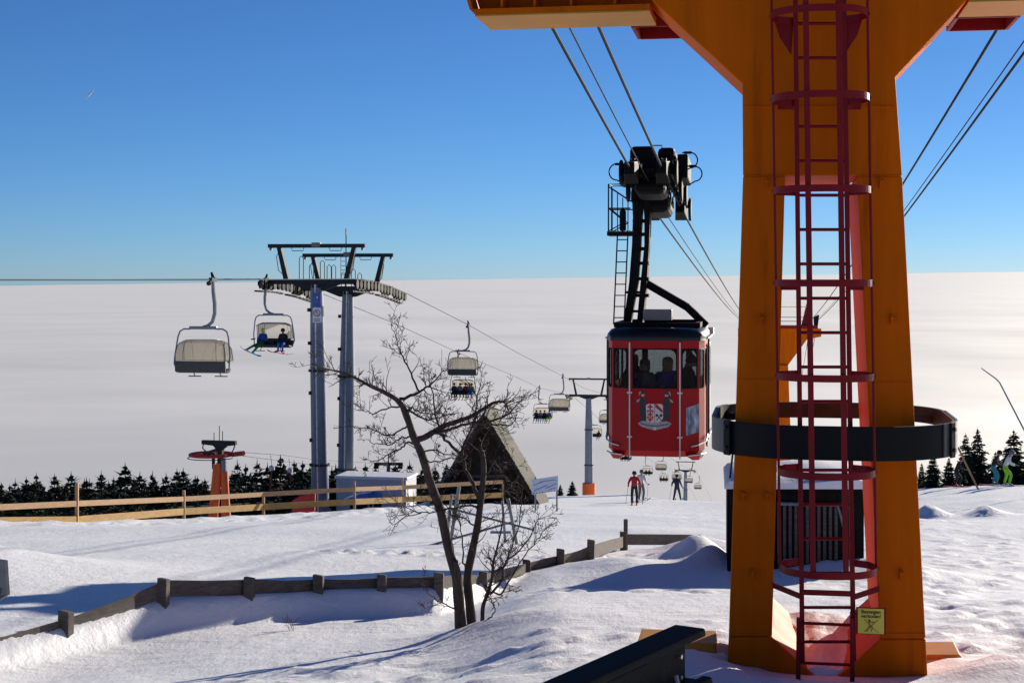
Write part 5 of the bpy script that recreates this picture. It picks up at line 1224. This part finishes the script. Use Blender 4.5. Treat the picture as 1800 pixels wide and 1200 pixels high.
for a_ in (
    ('branch', [(708, 715), (697, 702), (675, 689), (655, 680), (630, 667), (605, 655), (572, 648), (548, 638)], 8.5, 1.2, (0, -.3), 6.5, .36),
    ('branch', [(697, 705), (715, 697), (738, 689), (750, 680), (765, 667), (780, 650)], 6, 1.2, (0, .3), 4, .3),
    ('branch', [(738, 689), (722, 655), (708, 628), (697, 600), (688, 573)], 3.6, .8, (.12, .2), 5, .3),
    ('branch', [(728, 773), (745, 769), (762, 759), (781, 748), (805, 740), (831, 730), (857, 714), (870, 707), (887, 707), (893, 720)], 10, 2.6, (0, .5), 4.5, .34),
    ('branch', [(765, 760), (783, 757), (811, 748), (833, 742), (853, 746), (879, 747), (900, 745), (906, 733)], 5.5, 1.2, (.1, -.3), 4.5, .3),
    ('branch', [(835, 742), (853, 743), (883, 733), (905, 716), (918, 698)], 4.5, 1.0, (-.1, -.5), 4, .3),
    ('branch', [(846, 880), (830, 850), (818, 824), (812, 797), (818, 775), (835, 735), (840, 696), (846, 665)], 7, 1.1, (.2, .4), 4.5, .32),
    ('branch', [(812, 797), (790, 779), (775, 761), (764, 722), (760, 683), (752, 668)], 5.5, 1.0, (.3, .0), 4.5, .32),
    ('branch', [(840, 698), (826, 678), (818, 662)], 2.2, .8, (.4, .4), 3, .2),
    ('branch', [(710, 717), (693, 716), (677, 719), (660, 726), (647, 724), (633, 722)], 3, .8, (0, -.3), 4, .24),
    ('branch', [(716, 748), (709, 753), (685, 765), (670, 761), (650, 754), (629, 751), (612, 748)], 3, .8, (0, .3), 4, .22),
    ('branch', [(724, 768), (714, 768), (702, 771), (693, 778), (677, 781), (656, 779), (645, 772)], 3, .8, (0, -.3), 4, .2),
    ('branch', [(730, 779), (717, 778), (704, 789), (687, 796), (668, 807), (650, 813)], 3.4, .8, (0, .2), 4, .26),
    ('branch', [(713, 728), (720, 721), (737, 732), (758, 737), (779, 730), (800, 728)], 4.2, 1.0, (0, -.4), 5, .3),
    ('branch', [(716, 722), (725, 716), (733, 722), (752, 727), (772, 724)], 3.6, .9, (0, .3), 5, .26),
    ('branch', [(740, 795), (760, 789), (777, 796), (795, 800), (806, 797)], 3, .9, (0, .2), 4, .24),
    ('branch', [(745, 808), (762, 812), (785, 806), (800, 806)], 2.4, .8, (0, -.3), 4, .24),
    ('branch', [(842, 895), (834, 890), (821, 888), (795, 892), (771, 899), (741, 901), (717, 892), (700, 892)], 4, .9, (.2, -.3), 4, .34),
    ('branch', [(741, 901), (715, 908), (690, 922)], 1.8, .7, (-.2, -.4), 4, .26),
    ('branch', [(806, 1072), (795, 1066), (771, 1055), (754, 1044), (748, 1029)], 3.2, .9, (0, -.3), 3.5, .3),
    ('branch', [(856, 1048), (860, 1044), (882, 1022), (885, 1000), (891, 986), (917, 964), (938, 929), (949, 901)], 4.5, .9, (0, -.4), 4, .34),
    ('branch', [(865, 1010), (872, 1002), (886, 994), (904, 947), (914, 910), (917, 864)], 3.8, .9, (-.1, .3), 4, .32),
    ('branch', [(868, 1040), (884, 1040), (906, 999), (938, 957), (958, 931)], 3.2, .8, (0, .4), 4, .32),
    ('branch', [(850, 1092), (867, 1079), (868, 1064), (860, 1052)], 2.4, 1, (0, -.2), 4, .2),
    ('branch', [(818, 1000), (814, 981), (813, 947), (808, 921), (800, 905)], 2.8, .8, (.0, -.2), 4, .28),
    ('branch', [(848, 845), (862, 822), (880, 828), (893, 820)], 3.2, 1.0, (.2, .0), 6, .3),
    ('branch', [(846, 860), (868, 858), (885, 862), (898, 855)], 2.6, .9, (.2, .5), 5, .3),
    ('branch', [(818, 826), (805, 825), (788, 832), (775, 845)], 3, .9, (.25, 0), 4, .28),
    ('branch', [(838, 925), (825, 918), (812, 908), (800, 915)], 2.8, .9, (.15, -.2), 5, .26)):
    limb(a_[0], a_[1], a_[2] * .6 * px_r, max(.55, a_[3] * .6) * px_r, a_[4], a_[5], a_[6])
tag(twigs.build('twigs', m_twig, bt, fix=False), kind='stuff')
# leafless shrub at the far left of the spruce row
sbu = thing('bare_shrub', 'thin leafless shrub at the left edge by the spruces', 'shrub', on_ground(22, 92)); twigs = MB()
for k in range(16): grow(V(rt.uniform(-.5, .5), rt.uniform(-.3, .3), 0), V(rt.uniform(-.4, .4), rt.uniform(-.3, .3), 1), rt.uniform(1.0, 1.9), .02, 2)
tag(twigs.build('twigs', m_twig, sbu, fix=False), kind='stuff')
wt = MB(); twigs = wt
for k in range(5): grow(V(rt.uniform(-.05, .05), rt.uniform(-.05, .05), 0), V(rt.uniform(-.3, .3), rt.uniform(-.3, .3), 1), rt.uniform(.12, .3), .003, 1)
ww = thing('dry_weed', 'dry weed stalk poking out of the shaded snow by the board fence', 'weed', on_ground(512, 20.3)); tag(wt.build('stalks', m_twig, ww, fix=False), kind='stuff')

# ------------------------------------------------------------------ people
def pose(kind):
    J = dict(pel=(0, 0, .93), bel=(0, .0, 1.08), che=(0, .0, 1.33), nek=(0, .01, 1.50), hea=(0, -.02, 1.61), top=(0, -.01, 1.73),
             ls=(-.19, .01, 1.43), le=(-.27, .03, 1.15), lw=(-.26, -.08, .93), lh=(-.25, -.12, .85),
             rs=(.19, .01, 1.43), re=(.27, .03, 1.15), rw=(.26, -.08, .93), rh=(.25, -.12, .85),
             lp=(-.09, 0, .90), lk=(-.12, -.05, .50), la=(-.13, .02, .10), lt=(-.14, -.16, .05),
             rp=(.09, 0, .90), rk=(.12, -.05, .50), ra=(.13, .02, .10), rt=(.14, -.16, .05))
    if kind == 'ski':
        J.update(pel=(0, .03, .90), lk=(-.13, -.10, .50), rk=(.13, -.10, .50), lw=(-.32, -.16, .98), lh=(-.33, -.22, .95), rw=(.32, -.16, .98), rh=(.33, -.22, .95), le=(-.31, .06, 1.14), re=(.31, .06, 1.14), che=(0, -.03, 1.30), nek=(0, -.04, 1.47), hea=(0, -.08, 1.58), top=(0, -.07, 1.70), ls=(-.19, -.03, 1.40), rs=(.19, -.03, 1.40))
    if kind == 'stride':
        J.update(lk=(-.16, -.16, .50), la=(-.24, -.10, .12), lt=(-.25, -.29, .07), rk=(.15, .02, .50), ra=(.22, .14, .10), rt=(.23, -.04, .05), lw=(-.34, -.10, .96), lh=(-.36, -.15, .92), re=(.33, .05, 1.17), rw=(.36, -.12, 1.02), rh=(.37, -.18, 1.0))
    if kind == 'bent':
        J.update(pel=(0, .12, .84), bel=(0, .06, 1.0), che=(0, -.06, 1.22), nek=(0, -.12, 1.38), hea=(0, -.19, 1.47), top=(0, -.20, 1.60), ls=(-.19, -.07, 1.32), rs=(.19, -.07, 1.32), le=(-.26, -.10, 1.05), re=(.26, -.10, 1.05), lw=(-.23, -.32, .98), lh=(-.22, -.39, .97), rw=(.23, -.34, .96), rh=(.22, -.41, .95), lp=(-.10, .12, .82), rp=(.10, .12, .82), lk=(-.14, -.16, .52), rk=(.14, .02, .50), la=(-.15, -.06, .10), ra=(.15, .14, .10), lt=(-.16, -.24, .05), rt=(.16, -.04, .05))
    if kind in ('sit', 'sit2', 'board'):
        J.update(pel=(0, 0, .10), bel=(0, .02, .25), che=(0, .03, .48), nek=(0, .02, .65), hea=(0, -.01, .77), top=(0, 0, .89), ls=(-.19, .03, .58), rs=(.19, .03, .58), le=(-.25, -.02, .32), re=(.25, -.02, .32), lw=(-.17, -.22, .24), lh=(-.13, -.28, .23), rw=(.17, -.22, .24), rh=(.13, -.28, .23), lp=(-.1, -.02, .09), rp=(.1, -.02, .09), lk=(-.13, -.45, .10), rk=(.13, -.45, .10), la=(-.13, -.52, -.33), ra=(.13, -.52, -.33), lt=(-.14, -.70, -.36), rt=(.14, -.70, -.36))
        if kind == 'sit2': J.update(lk=(-.16, -.45, .11), la=(-.20, -.60, -.30), lt=(-.22, -.77, -.30), hea=(.05, -.04, .76), top=(.06, -.03, .88), lw=(-.05, -.24, .34), lh=(.0, -.28, .36))
        if kind == 'board': J.update(lk=(-.42, -.38, -.02), la=(-.75, -.50, -.22), lt=(-.80, -.66, -.26), rk=(-.08, -.46, .0), ra=(-.36, -.62, -.36), rt=(-.40, -.78, -.40))
    if kind == 'lean': J.update(che=(.02, -.05, 1.33), hea=(.05, -.10, 1.60), top=(.06, -.09, 1.72), le=(-.26, -.10, 1.18), lw=(-.10, -.20, 1.14), lh=(-.04, -.24, 1.15), re=(.27, -.06, 1.15), rw=(.16, -.20, 1.10), rh=(.11, -.24, 1.11))
    return {k: Vector(v) for k, v in J.items()}
BONES = [('pel', 'bel', 'j'), ('bel', 'che', 'j'), ('che', 'nek', 'j'), ('nek', 'hea', 's'), ('hea', 'top', 's'),
         ('che', 'ls', 'j'), ('ls', 'le', 'j'), ('le', 'lw', 'j'), ('lw', 'lh', 'g'), ('che', 'rs', 'j'), ('rs', 're', 'j'), ('re', 'rw', 'j'), ('rw', 'rh', 'g'),
         ('pel', 'lp', 'p'), ('lp', 'lk', 'p'), ('lk', 'la', 'p'), ('la', 'lt', 'b'), ('pel', 'rp', 'p'), ('rp', 'rk', 'p'), ('rk', 'ra', 'p'), ('ra', 'rt', 'b')]
RAD = dict(pel=(.155, .125), bel=(.155, .12), che=(.175, .125), nek=(.062, .062), hea=(.092, .105), top=(.068, .078), ls=.085, rs=.085, le=.062, re=.062, lw=.045, rw=.045, lh=.042, rh=.042, lp=.11, rp=.11, lk=.082, rk=.082, la=.062, ra=.062, lt=.045, rt=.045)
KINDS = ['ski', 'stride', 'bent', 'sit', 'sit2', 'board', 'lean']
tmp = {}
for kd in KINDS:
    J = pose(kd); names = list(J); idx = {n: i for i, n in enumerate(names)}
    me = bpy.data.meshes.new('skel'); me.from_pydata([tuple(J[n]) for n in names], [(idx[a], idx[b]) for a, b, c in BONES], [])
    o = bpy.data.objects.new('skel', me); col.objects.link(o)
    o.modifiers.new('skin', 'SKIN'); sb_ = o.modifiers.new('sub', 'SUBSURF'); sb_.levels = 1; sb_.render_levels = 1
    sv = me.skin_vertices[0].data
    for n in names:
        rr = RAD[n]; sv[idx[n]].radius = rr if isinstance(rr, tuple) else (rr, rr); sv[idx[n]].use_root = (n == 'pel')
    tmp[kd] = (o, J)
dg = bpy.context.evaluated_depsgraph_get(); BODY = {}
for kd, (o, J) in tmp.items():
    me = bpy.data.meshes.new_from_object(o.evaluated_get(dg)); me.name = 'body_' + kd; me.materials.clear()
    for k in range(5): me.materials.append(c_black)
    order = {'j': 0, 'p': 1, 's': 2, 'b': 3, 'g': 4}
    for pg_ in me.polygons:
        c = pg_.center; best = None
        for a, b, tagc in BONES:
            A2, B2 = J[a], J[b]; ab = B2 - A2; t = max(0, min(1, (c - A2).dot(ab) / ab.length_squared)); dd = (c - (A2 + ab * t)).length
            if best is None or dd < best[0] - 1e-6: best = (dd, tagc)
        tg = best[1]
        if tg == 's' and c.z < J['nek'].z + .03: tg = 'j'
        if tg == 'j' and c.z < J['pel'].z - .0 and 'sit' not in kd and kd != 'board': tg = 'p'
        pg_.material_index = order[tg]; pg_.use_smooth = True
    BODY[kd] = me
for o, J in tmp.values(): bpy.data.objects.remove(o)
# shared accessory meshes
def cap_mesh(kind):
    g = MB()
    if kind == 'helmet':
        g.lathe([(.118, -.02), (.125, .03), (.115, .09), (.08, .135), (.03, .152)], 14); g.lathe([(.122, -.02), (.136, -.025), (.134, .0), (.122, .005)], 14)
    elif kind == 'hair':
        g.lathe([(.085, -.16), (.108, -.08), (.112, .02), (.104, .08), (.07, .118), (.02, .13)], 14, (0, .052, 0))
    else:
        g.lathe([(.112, -.03), (.118, .0), (.112, .05), (.095, .10), (.05, .14), (.015, .15)], 14); g.lathe([(.03, .13), (.04, .16), (.02, .185)], 8)
    me = g.mesh(kind); me.polygons.foreach_set('use_smooth', [True] * len(me.polygons)); me.materials.append(c_black); return me
CAPM = {k: cap_mesh(k) for k in ('helmet', 'hair', 'hat')}
def face_mesh():
    g = MB(); g.mi = 0
    g.add([(-.016, -.10, -.02), (.016, -.10, -.02), (0, -.135, -.022), (0, -.10, .03)], [(0, 1, 2), (0, 2, 3), (1, 3, 2)])
    g.mi = 1
    for s in (-1, 1): g.lathe([(.002, 0), (.011, .003), (.002, .006)], 8, (s * .036, -.098, .018), (0, -1, 0))
    g.mi = 2; g.box((0, -.097, -.052), (.05, .012, .012))
    me = g.mesh('face'); me.materials.append(m_skin); me.materials.append(m_crest_black); me.materials.append(c_maroon); me.polygons.foreach_set('material_index', g.m); return me
FACEM = face_mesh()
def hand_mesh():
    g = MB(); g.box((0, 0, -.01), (.075, .04, .085))
    for k, ln in enumerate((.055, .068, .064, .048)):
        x = -.03 + .02 * k; g.tube([(x, 0, -.045), (x, -.012, -.045 - ln * .55), (x, -.038, -.045 - ln * .85)], [.0105, .0095, .008], 6)
    g.tube([(.034, 0, .0), (.056, -.014, -.03), (.052, -.034, -.052)], [.012, .011, .009], 6)
    me = g.mesh('glove'); me.materials.append(c_glove); return me
HANDM = hand_mesh()
def ski_mesh():
    g = MB(); prof = [(-.75, .0), (-.6, .0), (.6, .0), (.78, .02), (.88, .075)]
    g.loft([[V(-w_, -y, z), V(w_, -y, z), V(w_, -y, z + .018), V(-w_, -y, z + .018)] for (y, z), w_ in zip(prof, (.04, .05, .05, .052, .03))]); g.box((0, .02, .04), (.07, .34, .04))
    me = g.mesh('ski'); me.materials.append(m_ski); return me
SKIM = ski_mesh()
def board_mesh():
    g = MB(); ys = [-.76, -.68, -.5, .5, .68, .76]; ws = [.06, .12, .13, .13, .12, .06]; zs_ = [.09, .05, 0, 0, .05, .09]
    g.loft([[V(-w_, y, z), V(w_, y, z), V(w_, y, z + .015), V(-w_, y, z + .015)] for y, z, w_ in zip(ys, zs_, ws)])
    for y in (-.25, .25): g.box((0, y, .045), (.26, .14, .06))
    me = g.mesh('snowboard'); me.materials.append(m_board); return me
BOARDM = board_mesh()
def sub(name, me, parent, M4, mat=None):
    o = bpy.data.objects.new(name, me); col.objects.link(o); o.parent = parent; o.matrix_local = M4
    if mat:
        o.material_slots[0].link = 'OBJECT'; o.material_slots[0].material = mat
    return o
def person(kd, label, loc, rz_, jacket, pants, cap=('helmet', None), boots=None, gloves=None, near=True, group=None, skis=None, board=None, poles=False, sc=1.0):
    o = bpy.data.objects.new('person', BODY[kd]); col.objects.link(o); o.location = loc; o.rotation_euler = (0, 0, rz_); o.scale = (sc, sc, sc)
    tag(o, label, 'person', group)
    for k, m in enumerate((jacket, pants, m_skin, boots or c_boot, gloves or c_glove)):
        o.material_slots[k].link = 'OBJECT'; o.material_slots[k].material = m
    J = tmp[kd][1]; hc = J['hea'] + V(0, .0, .035)
    sub({'helmet': 'helmet', 'hair': 'hair', 'hat': 'woolly_hat'}[cap[0]], CAPM[cap[0]], o, Matrix.Translation(hc + V(0, .005, .015)), cap[1] or c_black)
    if near:
        sub('face', FACEM, o, Matrix.Translation(J['hea'] + V(0, .005, .0)))
        for s in ('l', 'r'):
            d = (J[s + 'h'] - J[s + 'w']).normalized(); q = V(0, 0, -1).rotation_difference(d).to_matrix().to_4x4()
            sub('glove', HANDM, o, Matrix.Translation(J[s + 'h'] + d * .035) @ q @ Matrix.Scale(-1 if s == 'l' else 1, 4, (1, 0, 0)), gloves or c_glove)
        if cap[0] == 'helmet':
            g = MB(); g.box((hc.x, hc.y - .115, hc.z + .0), (.16, .03, .06)); g.build('goggles', m_cabblack, o, bevel=.01)
    if skis:
        for s in ('l', 'r'):
            a = J[s + 'a']; sit = kd in ('sit', 'sit2')
            M4 = Matrix.Translation((a.x, a.y - .1, a.z - .12)) @ Matrix.Rotation(R(10 if sit else 0), 4, 'X')
            sub('ski', SKIM, o, M4, skis)
    if board:
        a = (J['la'] + J['ra']) / 2; dd = (J['ra'] - J['la']).normalized()
        q = V(0, 1, 0).rotation_difference(dd).to_matrix().to_4x4() if kd == 'board' else Matrix.Rotation(R(90), 4, 'Z') @ Matrix.Rotation(R(8), 4, 'X')
        sub('snowboard', BOARDM, o, Matrix.Translation(a + V(0, -.06, -.11)) @ q, board)
    if poles:
        for s, sg in (('l', -1), ('r', 1)):
            hnd = J[s + 'h']; g = MB(); tip = V(hnd.x + sg * .12, hnd.y + .35, .02); g.tube([hnd + V(0, 0, .06), tip], .009, 5); g.lathe([(.01, 0), (.045, .005), (.01, .015)], 8, tip.lerp(hnd, .06)); g.build('ski_pole', m_darksteel, o)
    return o
GRP = 'skiers on the piste'
g = on_ground(1115, 82.5); person('ski', 'skier in red jacket and black trousers seen from behind below the cabin', g + V(0, 0, .06), R(172), c_red, c_black, ('helmet', c_black), group=GRP, skis=m_ski, poles=True)
g = on_ground(1127, 88); person('ski', 'skier in white jacket partly hidden behind the red-jacket skier', g + V(0, 0, .06), R(150), c_white, c_grey, ('helmet', c_grey), group=GRP, skis=m_ski2, poles=True)
g = on_ground(1190, 103); person('stride', 'skier in navy suit with legs apart near the crest', g + V(0, 0, .06), R(165), c_navy, c_navy, ('helmet', c_navy), group=GRP, skis=m_ski2, poles=True)
g = on_ground(1771, 71.5); person('bent', 'skier in lime green trousers and white jacket at the right edge', g + V(0, 0, .05), R(75), c_white, c_green, ('helmet', c_grey), group=GRP, skis=m_ski2)
g = on_ground(1750, 72.5); person('bent', 'skier in teal trousers and black jacket beside the lime green one', g + V(0, 0, .05), R(62), c_black, c_teal, ('helmet', c_black), group=GRP, skis=m_ski)
g = on_ground(1684, 74); person('bent', 'dark-clad skier by the foot of the leaning pole', g + V(0, 0, .05), R(80), c_black, c_black, ('helmet', c_maroon), group=GRP, skis=m_ski, sc=.85)
def rider(key, x, kd, jacket, pants, label, cap=('helmet', None), near=True, **k):
    c = CH[key]; M4 = Matrix.Translation(c.location) @ Matrix.Rotation(c.rotation_euler.z, 4, 'Z')
    p = M4 @ V(.42 + x, .0, -3.70)
    return person(kd, label, p, c.rotation_euler.z, jacket, pants, cap, near=near, **k)
rider('r1', -.62, 'board', c_dblue, c_dgreen, 'snowboarder in yellow hat, blue jacket and green trousers on the lift chair', ('hat', c_yellow), board=m_board, group='riders on the chairlift')
rider('r1', .58, 'sit', c_black, c_blue, 'snowboarder in black jacket and blue trousers on the lift chair', ('helmet', c_black), board=m_board2, boots=c_red, group='riders on the chairlift')
for k, (x, j, p_, kd) in enumerate(((-.80, c_black, c_black, 'sit'), (-.28, c_grey, c_black, 'sit2'), (.28, c_maroon, c_black, 'sit'))):
    rider('r2', x, kd, j, p_, ('leftmost rider in black on the four-rider chair over the hut', 'second rider, in grey, on the four-rider chair over the hut', 'third rider, in maroon, on the four-rider chair over the hut')[k], near=False, skis=m_ski2, group='riders on the chairlift')
rider('r2', .80, 'sit2', c_grey, c_blue, 'rider in bright blue trousers on the four-rider chair over the hut', near=False, skis=m_ski, group='riders on the chairlift')
for k, (x, j, p_, kd) in enumerate(((-.82, c_black, c_black, 'sit2'), (-.28, c_grey, c_grey, 'sit'), (.26, c_black, c_black, 'sit'))):
    rider('r3', x, kd, j, p_, ('leftmost rider in black on the chair lower left of the single pylon', 'rider in grey on the chair lower left of the single pylon', 'third rider in black on the chair lower left of the single pylon')[k], near=False, skis=m_ski2, group='riders on the chairlift')
rider('r3', .80, 'sit2', c_purple, c_green, 'rider in violet jacket and lime trousers on the chair left of the single pylon', near=False, skis=m_ski, group='riders on the chairlift')
for x, lab in ((-.75, 'dark rider left of the single pylon shaft on the chair behind it'), (.7, 'dark rider right of the single pylon shaft on the chair behind it')):
    rider('r4', x, 'sit2', c_black, c_black, lab, near=False, skis=m_ski2, group='riders on the chairlift')
for key, where, xs_ in (('r5', 'below the left corner of the red cabin', (-.7, 0, .6)), ('r6', 'behind the white-jacket skier', (-.3, .4)), ('r7', 'below the empty one under the cabin', (-.75, 0, .7)), ('r8', 'behind the navy skier', (-.4, .5))):
    for x in xs_: rider(key, x, 'sit', c_black, c_black if x < .5 else c_navy, 'tiny ' + ('left' if x == xs_[0] else 'right' if x == xs_[-1] else 'middle') + ' rider on the chair ' + where, near=False, group='riders on the tiny chair ' + where)
# passengers in the cabin
cabM = Matrix.Translation(cabc) @ Matrix.Rotation(-LA, 4, 'Z')
m_pale = M('pale_skin', (.55, .34, .25), .55)
person('lean', 'passenger in grey jacket with brown hair behind the cabin window', cabM @ V(-.25, -1.36, .16), R(-9.6 - 28), c_grey, c_black, ('hair', m_hairbrown), gloves=m_skin, group='cabin passengers')
person('lean', 'passenger in blue jacket with blond hair behind the cabin window', cabM @ V(.20, -1.36, .20), R(-9.6 - 20), c_dblue, c_black, ('hair', m_hair), gloves=m_skin, group='cabin passengers')
person('lean', 'passenger in brown coat deeper inside the red cabin', cabM @ V(.55, -.6, .20), R(-9.6 + 60), c_brown, c_black, ('hat', c_maroon), gloves=m_skin, group='cabin passengers')
person('lean', 'passenger in black coat in the dark back of the red cabin', cabM @ V(-.5, -.3, .20), R(-9.6 + 200), c_black, c_black, ('hair', m_hairbrown), gloves=m_skin, group='cabin passengers')
# ------------------------------------------------------------------ short vapour trail high in the sky
ct = MB(); a = P(150, 175, 30000); b = P(165, 157, 30000); ct.tube([a.lerp(b, k / 6) for k in range(7)], [3, 10, 16, 18, 16, 12, 4], 6)
tag(ct.build('vapour_trail', m_white, None, smooth=True), 'short white vapour trail high in the blue sky at upper left', 'vapour trail')
